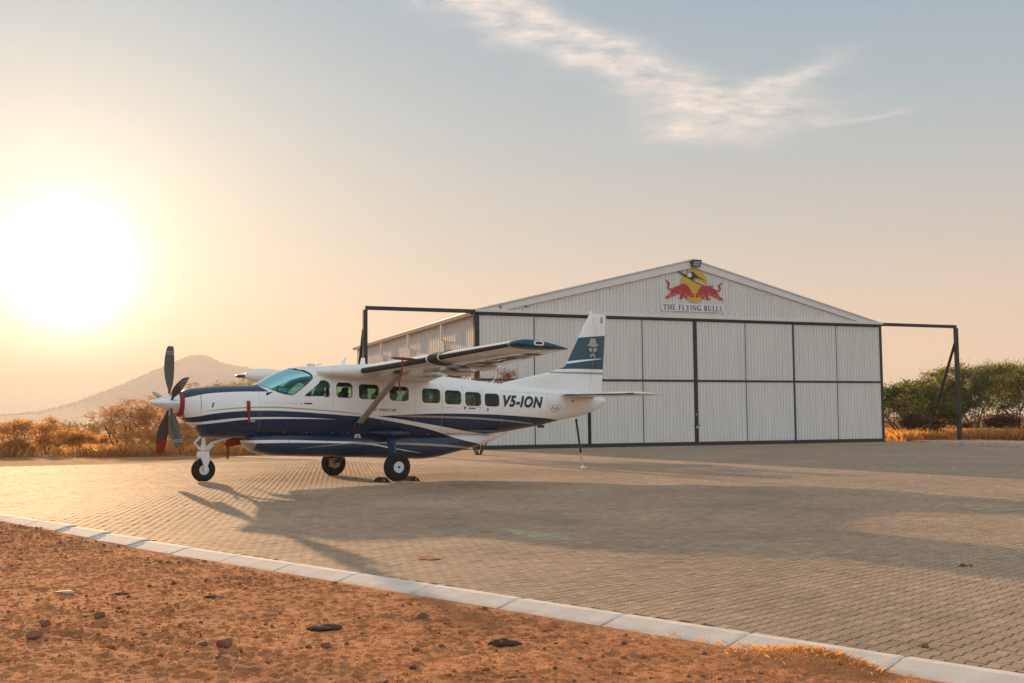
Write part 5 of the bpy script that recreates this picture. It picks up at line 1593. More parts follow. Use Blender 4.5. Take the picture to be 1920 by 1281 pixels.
    for k in range(5):
        a = math.radians(-6 + 72 * k)
        up = Vector((0, -math.sin(a), math.cos(a))); tn = Vector((0, math.cos(a), math.sin(a)))
        S_ = [(.20, .060, .060, 0.0, -.02), (.30, .068, .055, 0.0, -.02), (.42, .15, .035, .02, -.02), (.60, .215, .026, .08, -.03), (.80, .245, .020, .14, -.035), (1.0, .24, .016, .18, -.03), (1.18, .205, .012, .20, -.02), (1.28, .165, .009, .22, -.01), (1.31, .12, .006, .22, .0)]
        V = []; n = 14; F = []
        for r, ch, th, tw, xo in S_:
            for i in range(n):
                t = 2 * math.pi * i / n
                cx = ch / 2 * math.cos(t); ty = th / 2 * math.sin(t) * (1 if ch < .1 else (1 - .25 * math.cos(t)))
                x_ = cx * math.cos(tw) - ty * math.sin(tw) + xo; t_ = cx * math.sin(tw) + ty * math.cos(tw)
                V.append(tuple(Vector((x_, 0, 0)) + up * r + tn * t_))
        for i in range(len(S_) - 1):
            for j in range(n): F.append((i * n + j, i * n + (j + 1) % n, (i + 1) * n + (j + 1) % n, (i + 1) * n + j))
        F.append(tuple(range(n))); F.append(tuple((len(S_) - 1) * n + j for j in range(n)))
        b = MB().add(V, F).obj('blade', M['blade'], pr, smooth=40)
        rs = [q[0] for q in S_]
        def ring(r):
            i = max(j for j in range(len(S_) - 1) if rs[j] <= r); f = (r - rs[i]) / (rs[i + 1] - rs[i]); out = []
            c0 = Vector((S_[i][4], 0, 0)) + up * r
            for j in range(n):
                p = Vector(V[i * n + j]).lerp(Vector(V[(i + 1) * n + j]), f); d = p - c0; out.append(tuple(p + d.normalized() * .002))
            return out
        for ra, rb in ((1.12, 1.137), (1.17, 1.187)):
            A_, B_ = ring(ra), ring(rb)
            MB().add(A_ + B_, [(j, (j + 1) % n, (j + 1) % n + n, j + n) for j in range(n)]).obj('tip_stripe', M['goldline'], b)
    # ---- landing gear
    def fork():
        g = empty('nose_gear', parent=root)
        MB().tube([(1.235, 0, 1.10), (1.235, 0, .62)], .05, 14).tube([(1.235, 0, .78), (1.235, 0, .68)], .065, 14).obj('leg', M['gearwhite'], g, smooth=50)
        mb = MB()
        mb.prism([(1.14, .64), (1.33, .64), (1.34, .52), (1.30, .46), (1.17, .46), (1.13, .52)], 1, -.15, .15)
        for s in (-1, 1):
            mb.prism([(1.15, .56), (1.33, .56), (1.345, .46), (1.30, .32), (1.285, .20), (1.255, .19), (1.225, .20), (1.21, .32), (1.16, .46)], 1, s * .135, s * .175)
        mb.obj('fork', M['gearwhite'], g)
        mb = MB(); mb.tube([(1.19, -.02, 1.02), (1.03, -.02, .84), (1.17, -.02, .68)], .022, 6); mb.tube([(1.19, .05, 1.02), (1.03, .05, .84), (1.17, .05, .68)], .022, 6)
        mb.obj('torque_link', M['gearwhite'], g)
        mb = MB(); mb.tube([(1.28, 0, .70), (1.42, 0, .84), (1.95, 0, 1.02)], [.035, .035, .03], 8); mb.tube([(1.27, -.05, .60), (1.45, -.05, .80)], .02, 6)
        mb.obj('drag_link', M['gearwhite'], g, smooth=40)
        mb = MB(); mb.box(1.17, 1.30, -.09, -.03, .60, .66); mb.box(1.20, 1.27, -.08, .08, 1.03, 1.09); mb.box(1.19, 1.28, -.11, -.06, 1.14, 1.22); mb.obj('steering_collar', M['steel'], g)
        wheel('wheel', g, (1.25, 0, .340 - .062 + .116 - .17 + .0), .278, .19, .115)
    fork()
    for side in (-1, 1):
        g = empty('main_gear', parent=root)
        mb = MB(); mb.tube([(5.60, side * .60, 1.10), (5.58, side * .90, 1.02), (5.46, side * 1.25, .78), (5.36, side * 1.52, .50), (5.33, side * 1.64, .36)], [.12, .115, .105, .10, .09], 12, squash=(1.0, .42))
        mb.obj('leg', M['navy'], g, smooth=60)
        mb = MB(); mb.tube([(5.10, side * .70, 1.16), (5.35, side * .82, 1.14), (5.62, side * .86, 1.13), (5.95, side * .80, 1.15), (6.25, side * .66, 1.18)], [.02, .10, .13, .09, .02], 12, squash=(1.0, .6))
        mb.obj('leg_fairing', M['navy'], g, smooth=60)
        wheel('wheel', g, (5.30, side * 1.84, .338), .340, .25, .135, outward=side, brake=False)
        mb = MB(); mb.tube([(5.30, side * 1.60, .34), (5.30, side * 1.78, .34)], .05, 10)
        mb.lathe([(-.03, .12), (.03, .12), (.03, .05), (-.03, .05)], 'y', 20, (5.30, side * 1.70, .34))
        mb.box(5.10, 5.24, side * 1.70 - .05, side * 1.70 + .05, .24, .46)
        mb.obj('brake', M['brake'], g)
    # ---- aerials and roof fittings
    def blade_aerial(nm, x, z0, h, ch, lean, th=.02, y=0):
        MB().prism([(x, z0), (x + ch, z0), (x + lean + ch * .45, z0 + h), (x + lean, z0 + h)], 1, y - th / 2, y + th / 2).obj(nm, M['white'], root)
    blade_aerial('blade_aerial', 4.56, 2.72, .28, .12, .14)
    blade_aerial('blade_aerial', 5.10, 2.72, .30, .20, .06)
    blade_aerial('blade_aerial', 8.28, 2.56, .10, .10, .05)
    MB().tube([(9.03, 0, 2.52), (9.27, 0, 2.88)], [.012, .006], 6).obj('whip_aerial', M['white'], root)
    MB().tube([(9.02, 0, 2.52), (9.06, 0, 2.57)], [.03, .015], 8).obj('aerial_base', M['white'], root)
    MB().box(3.74, 3.90, -.06, .06, 2.735, 2.80).obj('roof_box', M['trim'], root)
    MB().tube([(3.98, 0, 2.74), (3.99, 0, 2.80), (4.10, 0, 2.80)], .006, 5).obj('temperature_probe', M['darksteel'], root)
    # pitot tube
    MB().tube([(4.66, -4.25, 2.72), (4.10, -4.25, 2.72)], .018, 8).obj('pitot_tube', M['darksteel'], root)
    MB().box(10.55, 10.75, -.03, .03, 1.36, 1.44).obj('tail_tie_down', M['darksteel'], root)
    return root


plane = aeroplane()
PW = plane.matrix_world.copy()


def on_plane(name, label, cat, m=None):
    o = empty(name); o.matrix_world = PW
    tag(o, label, cat)
    return o


def ribbon_strip(pts, w, along, th=.003):
    """hanging cloth strip; along = unit direction of its width"""
    mb = MB(); a = Vector(along) * w / 2; n = len(pts); V = []
    for i, p in enumerate(pts):
        p = Vector(p); t = Vector((0, -th, 0))
        V += [tuple(p - a), tuple(p + a), tuple(p + a + t), tuple(p - a + t)]
    F = []
    for i in range(n - 1):
        for k in range(4): F.append((4 * i + k, 4 * i + (k + 1) % 4, 4 * i + 4 + (k + 1) % 4, 4 * i + 4 + k))
    F += [(0, 1, 2, 3), (4 * n - 4, 4 * n - 3, 4 * n - 2, 4 * n - 1)]
    return mb.add(V, F)


def loose_items():
    # cover in the engine air inlet
    o = on_plane('engine_inlet_cover', 'red padded cover filling the engine inlet behind the aeroplane spinner', 'cover')
    zc = 1.72
    V = []; F = []; seg = 36
    rows = [(.585, .80), (.60, .90), (.63, .955), (.655, .94)]
    for x, s in rows:
        for k in range(seg):
            t = 2 * math.pi * k / seg
            V.append((x, .385 * s * math.copysign(abs(math.cos(t)) ** .9, math.cos(t)), zc + .305 * s * math.copysign(abs(math.sin(t)) ** .9, math.sin(t))))
    for i in range(3):
        for k in range(seg): F.append((i * seg + k, i * seg + (k + 1) % seg, (i + 1) * seg + (k + 1) % seg, (i + 1) * seg + k))
    F.append(tuple(range(seg))); F.append(tuple(3 * seg + k for k in range(seg)))
    MB().add(V, F).obj('pad', M['red'], o, smooth=50)
    ribbon_strip([(.64, -.30, 1.52), (.66, -.33, 1.40), (.70, -.34, 1.30)], .03, (1, 0, 0)).obj('strap', M['red'], o)
    # sleeve over the tip of one blade
    o = on_plane('propeller_tip_cover', 'red cover slipped over the lowest propeller blade tip', 'cover')
    a = math.radians(-6 + 72 * 3)
    up = Vector((0, -math.sin(a), math.cos(a))); tn = Vector((0, math.cos(a), math.sin(a))); V = []; F = []; n = 14
    for r, ch, th in ((.95, .225, .05), (1.1, .215, .05), (1.25, .18, .045), (1.345, .13, .04), (1.36, .05, .02)):
        for i in range(n):
            t = 2 * math.pi * i / n; tw = .28
            cx, ty = ch / 2 * math.cos(t), th / 2 * math.sin(t)
            V.append(tuple(Vector((.43 - .02 + cx * math.cos(tw) - ty * math.sin(tw), 0, 1.745)) + up * r + tn * (cx * math.sin(tw) + ty * math.cos(tw))))
    for i in range(4):
        for j in range(n): F.append((i * n + j, i * n + (j + 1) % n, (i + 1) * n + (j + 1) % n, (i + 1) * n + j))
    F.append(tuple(range(n))); F.append(tuple(4 * n + j for j in range(n)))
    MB().add(V, F).obj('sleeve', M['red'], o, smooth=50)
    # streamer on the cowling side
    o = on_plane('warning_streamer', 'red warning streamer hanging down the side of the engine cowling', 'streamer')
    pts = [(2.05, -hw(2.05, z) - .012, z) for z in np.linspace(1.83, 1.60, 6)]
    ribbon_strip(pts, .085, (1, 0, 0)).obj('flag', M['red'], o)
    pts = [(2.07 + .01 * math.sin(z * 20), -hw(2.07, z) - .018, z) for z in np.linspace(1.61, 1.33, 7)]
    ribbon_strip(pts, .05, (1, 0, 0)).obj('tail_strip', M['red'], o)
    # exhaust cover under the belly
    o = on_plane('exhaust_cover', 'red cover tied over the exhaust under the engine with a hanging strap', 'cover')
    mb = MB(); mb.tube([(2.40, .50, 1.02), (2.22, .52, .94), (2.02, .54, .86), (1.92, .55, .80)], [.13, .15, .12, .05], 10); mb.obj('bag', M['red'], o, smooth=60)
    ribbon_strip([(1.98, .48, .84), (1.97, .47, .70), (1.975, .47, .52), (1.97, .47, .46)], .045, (1, 0, 0), .006).obj('strap', M['red'], o)
    # pitot cover
    o = on_plane('pitot_cover', 'red sleeve with long hanging streamer on the wing leading edge probe', 'cover')
    MB().tube([(4.40, -4.25, 2.72), (4.0, -4.25, 2.725), (3.88, -4.25, 2.73)], [.032, .030, .012], 8).obj('sleeve', M['red'], o, smooth=60)
    ribbon_strip([(4.14, -4.26, 2.70), (4.12, -4.27, 2.45), (4.06, -4.27, 2.2), (4.10, -4.27, 1.98)], .035, (1, 0, 0), .006).obj('streamer', M['red'], o)
    # cuff around the leading edge
    o = on_plane('leading_edge_strap', 'dark pad held by two pale straps around the near wing leading edge', 'strap')
    for nm, y0, y1, m_, k in (('pad', 4.50, 4.95, M['boot'], .010), ('strap', 4.44, 4.50, M['white'], .014), ('strap', 4.95, 5.01, M['white'], .014)):
        R = []
        for y in (y0, y1):
            xl, c = wchord(y); A = airfoil(0.158, 18)[11:25]
            R.append([(xl + (x - .2) * c * 1.02 + .2 * c - k, -y, zle(y) + zz * c * 1.04 - 0.035 * x * c + (k if i < 7 else -k)) for i, (x, zz) in enumerate(A)])
        V = [p for r in R for p in r]; n = len(R[0])
        MB().add(V, [(j, j + 1, n + j + 1, n + j) for j in range(n - 1)]).obj(nm, m_, o, smooth=60)
    # card inside the windshield
    o = on_plane('windshield_card', 'dark green printed card standing inside the aeroplane windshield', 'card')
    P = [(2.71, -.625, 2.05), (2.99, -.655, 2.02), (3.00, -.645, 2.175), (2.73, -.615, 2.20)]
    n_ = Vector((0, .012, .0))
    V = [Vector(p) for p in P] + [Vector(p) + n_ for p in P]
    MB().add(V, [(0, 1, 2, 3), (7, 6, 5, 4), (0, 4, 5, 1), (1, 5, 6, 2), (2, 6, 7, 3), (3, 7, 4, 0)]).obj('card', M['placard'], o)
    A, B, C, D = [Vector(p) for p in P]
    mb = MB()
    rr = random.Random(2)
    for row, (v0, v1) in enumerate(((.60, .72), (.32, .43))):
        u = .16
        while u < .84:
            w = rr.uniform(.04, .08)
            q = []
            for uu, vv in ((u, v0), (u + w, v0), (u + w, v1), (u, v1)):
                p = (A * (1 - uu) + B * uu) * (1 - vv) + (D * (1 - uu) + C * uu) * vv; q.append(p + Vector((0, -.003, 0)))
            mb.add(q, [(0, 1, 2, 3)]); u += w + .02
    mb.obj('print', M['placardtext'], o)
    # wheel chocks
    base = PW @ Vector((5.30, -1.84, 0))
    for nm, dx, lab in (('f', -.40, 'black rubber chock in front of the near main wheel'), ('b', .40, 'black rubber chock behind the near main wheel')):
        c = empty('wheel_chock'); s = -1 if dx < 0 else 1
        c.matrix_world = Matrix.Translation((base.x + math.cos(AYAW) * dx, base.y + math.sin(AYAW) * dx, 0.002)) @ Matrix.Rotation(AYAW, 4, 'Z')
        tag(c, lab, 'chock', 'wheel chocks')
        mb = MB(); mb.prism([(-s * .16, 0), (s * .13, 0), (s * .08, .07), (s * .0, .115), (-s * .05, .11)], 1, -.17, .17); mb.obj('wedge', M['rubber'], c)
        MB().tube([(s * .02, -.172, .05), (s * .02, -.185, .05)], .03, 8).obj('rope_end', M['stone'], c)
    # tail stand
    b = Vector((2.05, 32.93, 0)); t = PW @ Vector((11.90, 0, 1.64)); t = Vector((1.80, 31.75, 1.44))
    o = empty('tail_stand', b); tag(o, 'thin blue and white pole standing under the aeroplane tail', 'pole')
    d = t - b
    MB().tube([(0, 0, .01), d * .33], .024, 10).obj('lower_tube', M['white'], o, smooth=60)
    MB().tube([d * .33, d * .97], .032, 10).obj('upper_tube', M['bluepole'], o, smooth=60)
    MB().tube([d * .97, d], [.045, .03], 10).obj('head', M['darksteel'], o, smooth=60)
    MB().lathe([(0, .11), (.015, .11), (.03, .05), (.06, .035), (.06, 0)], 'z', 16).obj('foot', M['white'], o, smooth=30)


loose_items()

# ------------------------------------------------------------------ vegetation
def grow(seed, height, spread, stems=4, levels=5, leaf_n=5, leaf=0.05, flat=0.5, kink=0.35, r0=0.06, twig_w=0.006, lean=(0, 0), clump=0.18, start=0.0):
    """a many-stemmed thorn tree: returns (branch V, F), (twig V, F), (leaf V, F)"""
    rd = random.Random(seed)
    bv, bf, tv, tf, lv, lf = [], [], [], [], [], []
    def seg(V, F, a, b, ra, rb, n):
        d = (b - a).normalized(); u = d.orthogonal().normalized(); w = d.cross(u); k0 = len(V)
        for p, r in ((a, ra), (b, rb)):
            for i in range(n):
                t = 2 * math.pi * i / n; V.append(tuple(p + (u * math.cos(t) + w * math.sin(t)) * r))
        for i in range(n): F.append((k0 + i, k0 + (i + 1) % n, k0 + n + (i + 1) % n, k0 + n + i))
    def leaves(p, n, s):
        for _ in range(n):
            c = p + Vector((rd.gauss(0, s), rd.gauss(0, s), rd.gauss(0, s * .7)))
            a = Vector((rd.gauss(0, 1), rd.gauss(0, 1), rd.gauss(0, 1))).normalized() * leaf * rd.uniform(.5, 1.3)
            b = a.orthogonal().normalized() * leaf * rd.uniform(.25, .6)
            k = len(lv); lv.extend([tuple(c - a), tuple(c + b), tuple(c + a), tuple(c - b)]); lf.append((k, k + 1, k + 2, k + 3))
    def branch(p, d, length, r, lev):
        nseg = 3 if lev < 3 else 2
        for s in range(nseg):
            d = (d + Vector((rd.gauss(0, kink), rd.gauss(0, kink), rd.gauss(0, kink * .6))) * .45).normalized()
            q = p + d * length / nseg
            r2 = r * (0.86 if lev < levels - 1 else .6)
            if r > 0.011: seg(bv, bf, p, q, r, r2, 5 if r > .03 else 4)
            else: seg(tv, tf, p, q, max(r, twig_w), max(r2, twig_w * .6), 3)
            p, r = q, r2
            if lev >= levels - 2: leaves(p, leaf_n, clump * .6)
            if lev >= 1 and lev < levels - 1 and rd.random() < .5:
                e = (d + Vector((rd.gauss(0, .8), rd.gauss(0, .8), rd.gauss(0.1, .4)))).normalized()
                branch(p, e, length * .55, r * .55, max(lev + 1, levels - 2))
        if lev >= levels - 1:
            leaves(p, leaf_n, clump); return
        for _ in range(rd.choice((2, 2, 3))):
            h = p.z / height
            up = max(-.2, (1 - h) * .9 - flat * h * .5)
            e = (d * .75 + Vector((rd.gauss(0, .55), rd.gauss(0, .55), rd.gauss(up * .35, .22)))).normalized()
            if p.z > height * .9: e.z = min(e.z, .12); e.normalize()
            branch(p, e, length * rd.uniform(.62, .85), r * rd.uniform(.6, .75), lev + 1)
    for s in range(stems):
        a = 2 * math.pi * (s + rd.uniform(-.3, .3)) / stems
        out = rd.uniform(.25, .8) * spread / height
        d = Vector((math.cos(a) * out + lean[0], math.sin(a) * out + lean[1], 1)).normalized()
        branch(Vector((math.cos(a) * .08, math.sin(a) * .08, -.05)), d, height * rd.uniform(.30, .42), r0 * rd.uniform(.7, 1.1), 0)
    return (bv, bf), (tv, tf), (lv, lf)


PROTO = {}


def proto(key, leafm, twigm='twig', fit=None, **kw):
    b, t, l = grow(**kw)
    h = max(p[2] for p in (l[0] or t[0] or b[0]))
    w = np.percentile([abs(p[0]) for p in (l[0] or t[0])], 96) * 2
    s, sw = fit[0] / h, fit[1] / w
    def mk(n, parts, mats):
        V = []; F = []; mi = []
        for (v, f), m in zip(parts, range(len(parts))):
            k = len(V); V += [(x * sw, y * sw, z * s) for x, y, z in v]; F += [tuple(i + k for i in g) for g in f]; mi += [m] * len(f)
        me = bpy.data.meshes.new(n); me.from_pydata(V, [], F)
        for m in mats: me.materials.append(m)
        me.polygons.foreach_set('material_index', mi); me.update(); return me
    PROTO[key] = (mk('trunk', [b], [M['bark']]), mk('crown', [t, l], [M[twigm], M[leafm]]))


proto('bare_a', 'leafdry', fit=(2.45, 3.0), seed=11, height=2.4, spread=2.2, stems=5, levels=6, leaf_n=1, leaf=.030, r0=.05, twig_w=.007, clump=.10)
proto('bare_b', 'leafdry', fit=(1.8, 3.4), seed=23, height=1.8, spread=2.6, stems=7, levels=6, leaf_n=2, leaf=.032, r0=.04, twig_w=.007, clump=.12)
proto('bare_c', 'leafdry', fit=(2.7, 2.8), seed=35, height=2.6, spread=1.9, stems=6, levels=6, leaf_n=2, leaf=.032, r0=.05, twig_w=.007, clump=.12)
proto('yellow', 'leafyellow', fit=(3.9, 5.2), seed=47, height=3.8, spread=3.2, stems=5, levels=6, leaf_n=4, leaf=.05, r0=.07, twig_w=.008, clump=.16)
proto('green_a', 'leafgreen', 'bark', fit=(5.0, 5.4), seed=5, height=4.6, spread=4.2, stems=5, levels=7, leaf_n=2, leaf=.075, r0=.09, twig_w=.010, clump=.20)
proto('green_b', 'leafgreen', 'bark', fit=(3.9, 5.2), seed=68, height=3.7, spread=3.8, stems=6, levels=7, leaf_n=2, leaf=.075, r0=.08, twig_w=.010, clump=.20)
proto('rust', 'leafred', 'bark', fit=(3.0, 3.6), seed=71, height=2.8, spread=3.0, stems=6, levels=6, leaf_n=5, leaf=.05, r0=.06, twig_w=.009, clump=.16)
proto('hangar_bush', 'leafred', 'twig', fit=(3.45, 3.4), seed=83, height=3.2, spread=2.4, stems=5, levels=7, leaf_n=3, leaf=.035, r0=.05, twig_w=.009, clump=.10)
proto('low', 'leafdry', fit=(1.3, 2.4), seed=97, height=1.2, spread=1.9, stems=8, levels=5, leaf_n=4, leaf=.035, r0=.03, twig_w=.008, clump=.12)


def plant(key, name, x, y, label, cat, group=None, s=1.0, rz=None, sx=1.0, z=-0.05):
    o = empty(name, (x, y, z), random.uniform(0, 6.28) if rz is None else rz)
    o.scale = (s * sx, s * sx, s)
    tag(o, label, cat, group)
    for nm, me in zip(('trunk', 'crown'), PROTO[key]): link(nm, me, o)
    return o


def at(px, Z):       # world x of a column seen at distance Z (used only to write the list below compactly)
    return (px - 960) / 2089.3 * Z


G1 = 'leafless thorn bushes beyond the left side of the paving'
for key, px, Z, s, sx, lab in (
        ('bare_b', 50, 57, 1.15, .95, 'wide rounded leafless thorn bush, leftmost behind the golden grass'),
        ('low', 118, 60, 1.0, 1.1, 'low brown bush just right of the wide leftmost thorn bush'),
        ('low', 165, 57, 1.05, 1.0, 'low twiggy bush left of the fan-shaped bare thorn tree'),
        ('bare_a', 226, 58, 1.18, 1.0, 'fan-shaped bare thorn tree standing left of the propeller'),
        ('bare_c', 292, 59, 1.15, 1.05, 'dense leafless thorn tree seen behind the propeller and spinner'),
        ('bare_b', 262, 54, .75, .8, 'short brown bush in front of the bare trees left of the propeller'),
        ('bare_b', 345, 56, 1.02, .9, 'brown bush seen behind the lower propeller blades'),
        ('low', 372, 54, 1.1, 1.0, 'low bush seen behind the nose wheel leg'),
        ('bare_c', 420, 58, .9, 1.1, 'brown thorn bush seen under the aeroplane nose'),
        ('bare_b', 470, 60, 1.05, 1.1, 'brown bush seen behind the belly of the aeroplane nose'),
        ('low', 20, 52, .8, 1.0, 'small dry bush at the left edge of the photo')):
    plant(key, 'thorn_bush', at(px, Z), Z, lab, 'bush', G1, s, None, sx)
plant('yellow', 'thorn_tree', at(425, 66), 66, 'yellow-green thorn tree showing its top above the engine cowling', 'tree', 'thorn trees behind the aeroplane', 1.08, None, .72)
plant('yellow', 'thorn_tree', at(478, 68), 68, 'yellow-green thorn tree showing just left of the windshield', 'tree', 'thorn trees behind the aeroplane', 1.12, 2.2, .8)
plant('hangar_bush', 'ornamental_bush', -1.45, 47.0, 'dark red-brown twiggy bush in front of the left corner of the hangar', 'bush', None, 1.13, .7, z=0)
G2 = 'thorn trees beyond the right side of the hangar'
for key, px, Z, s, sx, lab in (
        ('green_b', 1695, 76, 1.15, 1.05, 'olive green thorn tree right beside the hangar corner'),
        ('green_b', 1742, 84, .98, .85, 'olive thorn tree between the hangar corner and the braced post'),
        ('green_a', 1828, 75, 1.10, .95, 'tallest round-crowned green thorn tree beside the steel post on the right'),
        ('green_a', 1905, 78, 1.12, .95, 'green thorn tree at the right edge of the photo'),
        ('rust', 1712, 74, .6, 1.0, 'dark rusty bush under the trees next to the hangar'),
        ('rust', 1765, 80, .7, 1.0, 'rust brown bush between the brace and the steel post'),
        ('rust', 1880, 76, .62, 1.2, 'rust brown bush at the foot of the rightmost green tree')):
    nm = 'thorn_bush' if key == 'rust' else 'thorn_tree'
    plant(key, nm, at(px, Z), Z, lab, 'bush' if key == 'rust' else 'tree', G2 if key != 'rust' else 'rusty bushes under the right trees', s, None, sx)


def blades(name, label, area, n, h, w, m, seed, patch=None, lean=.35):
    r_ = np.random.default_rng(seed)
    x, y = area(r_, n)
    if patch is not None:
        k = patch(x, y) > r_.uniform(0, 1, len(x)); x, y = x[k], y[k]
    n = len(x)
    hh = h * r_.uniform(.45, 1.25, n); a = r_.uniform(0, 2 * np.pi, n); l = r_.normal(0, lean, (n, 2)) * hh[:, None]
    z0 = np.full(n, -0.06)
    dx, dy = np.cos(a) * w, np.sin(a) * w
    V = np.stack([np.stack([x - dx, y - dy, z0], -1), np.stack([x + dx, y + dy, z0], -1),
                  np.stack([x + dx * .7 + l[:, 0] * .35, y + dy * .7 + l[:, 1] * .35, z0 + hh * .6], -1), np.stack([x + l[:, 0], y + l[:, 1], z0 + hh], -1)], 1)
    F = (np.array([[0, 1, 2], [0, 2, 3]])[None] + (np.arange(n) * 4)[:, None, None]).reshape(-1, 3)
    o = link(name, np_mesh(name, V.reshape(-1, 3), F, m)); tag(o, label, kind='stuff')
    return o


def left_area(r_, n):
    y = r_.uniform(46, 66, n); x = r_.uniform(-.50, -.10, n) * y
    ok = (x < -0.46 * y + 60) & ((y - 49.5) > (x + 24) * .10)
    return x[ok], y[ok]


blades('grass', 'golden dry grass between the bushes left of the paving', left_area, 60000, .52, .013, M['grass'], 4,
       lambda x, y: np.clip((fbm(x * .5, y * .35, 3, 8) - .44) * 6, 0.03, 1) * (0.55 + .45 * (y < 56)))


def right_area(r_, n):
    y = r_.uniform(68.5, 84, n); x = r_.uniform(.325, .49, n) * y
    ok = (x > 24)
    return x[ok], y[ok]


blades('grass', 'golden dry grass under the trees right of the hangar', right_area, 45000, .62, .015, M['grass'], 5,
       lambda x, y: np.clip((fbm(x * .5, y * .4, 3, 18) - .38) * 5, 0.05, 1))


def far_scrub():
    r_ = np.random.default_rng(12)
    V = []; F = []
    n = 1500
    Z = 75 * np.exp(r_.uniform(0, 1, n) ** .8 * 3.3); X = r_.uniform(-.62, .62, n) * Z
    for x, y in zip(X, Z):
        if x > -.13 * y and x < .33 * y and y < 100: continue
        h = r_.uniform(1.0, 2.6) * (1 if y < 300 else 1.5); w = h * r_.uniform(.8, 1.6)
        k = 110 if y < 200 else (45 if y < 600 else 18)
        if x < 0 and y < 180: h *= .75
        s = .10 if y < 200 else (.22 if y < 600 else .5)
        th = r_.uniform(0, 2 * np.pi, k); rr = np.sqrt(r_.uniform(0, 1, k)) * w / 2; u = r_.uniform(0, 1, k)
        cx = x + rr * np.cos(th); cy = y + rr * np.sin(th); cz = h * (.12 + .88 * u) * (1 - .35 * (rr / (w / 2)) ** 2)
        a = r_.normal(0, 1, (k, 3)) * s; b = r_.normal(0, 1, (k, 3)) * s * .6
        c = np.stack([cx, cy, cz], -1)
        q = np.stack([c - a, c + b, c + a], 1).reshape(-1, 3)
        i0 = len(V) * 3
        V.append(q); F.append(k)
    V = np.concatenate(V); F = np.arange(len(V)).reshape(-1, 3)
    o = link('scrub', np_mesh('scrub', V, F, M['scrub'])); tag(o, 'distant brown scrub stretching to the horizon', kind='stuff')


far_scrub()


# ------------------------------------------------------------------ stones and litter
def stone_mesh(name, seed, m, flat=.6, sub=2, rough=.22):
    rd = random.Random(seed)
    bm = bmesh.new(); bmesh.ops.create_icosphere(bm, subdivisions=sub, radius=1)
    dirs = [Vector((rd.gauss(0, 1), rd.gauss(0, 1), rd.gauss(0, 1))).normalized() for _ in range(9)]
    cuts = [rd.uniform(.55, .9) for _ in dirs]
    for v in bm.verts:
        p = v.co.copy()
        for d, c in zip(dirs, cuts):
            e = p.dot(d)
            if e > c: p -= d * (e - c) * .85
        v.co = p * (1 + rd.uniform(-rough, rough) * .25)
    for v in bm.verts: v.co.z *= flat
    me = bpy.data.meshes.new(name); bm.to_mesh(me); bm.free(); me.materials.append(m); return me


SM = [stone_mesh('stone', 100 + i, M['stone'], .6 + .1 * (i % 3)) for i in range(5)]
for (x, y, r, k, lab) in (
        (-.685, 8.27, .055, 0, 'roundish brown stone alone on the bare earth near the middle of the kerb'),
        (-3.33, 8.02, .050, 1, 'brown stone, upper of the two stones near the left edge of the earth'),
        (-3.20, 7.55, .055, 2, 'brown stone, lower of the two stones near the left edge of the earth'),
        (-2.02, 7.32, .040, 3, 'small pointed brown stone left of the largest stone cluster'),
        (-1.86, 7.25, .060, 4, 'largest brown stone of the cluster at the bottom left of the earth'),
        (-1.80, 6.98, .040, 0, 'small brown stone just below the largest stone of the cluster'),
        (-3.05, 8.30, .045, 2, 'flat dark brown stone beside the faint wheel rut at the left'),
        (-1.20, 7.20, .045, 1, 'brown stone between the stone cluster and the dark clod'),
        (2.50, 6.92, .030, 3, 'small reddish stone lying on the pavers at the bottom right')):
    on_p = (Vector((x, y)) - K0).dot(KN) > 0
    o = link('stone', SM[k], None, (x, y, (0.0 if on_p else earth_z(x, y)) + r * .25), (0, 0, random.uniform(0, 6)))
    o.scale = (r * 1.1, r * .9, r); tag(o, lab, 'stone')
for (x, y, a, b, h, lab) in ((-1.32, 7.86, .12, .08, .030, 'broad flat dark clod left of the roundish stone'), (-.07, 7.18, .13, .075, .040, 'black crumbly clod in the middle of the foreground earth'),
                             (-3.30, 9.42, .10, .06, .022, 'small dark flat clod right of the pale flat stone'), (-2.45, 9.20, .10, .055, .02, 'small dark flat clod in the left middle of the earth')):
    me = stone_mesh('clod', int(abs(x) * 100), M['clod'], 1.0, 3, .5)
    o = link('clod', me, None, (x, y, earth_z(x, y) + .002), (0, 0, random.uniform(-.3, .3))); o.scale = (a, b, h); tag(o, lab, 'clod')
o = link('flat_stone', stone_mesh('flat_stone', 9, M['palestone'], .22, 2), None, (-3.78, 9.50, earth_z(-3.78, 9.50) + .01), (0, 0, -.4)); o.scale = (.13, .07, .09)
tag(o, 'pale flat stone lying on the bare earth at the left', 'stone')


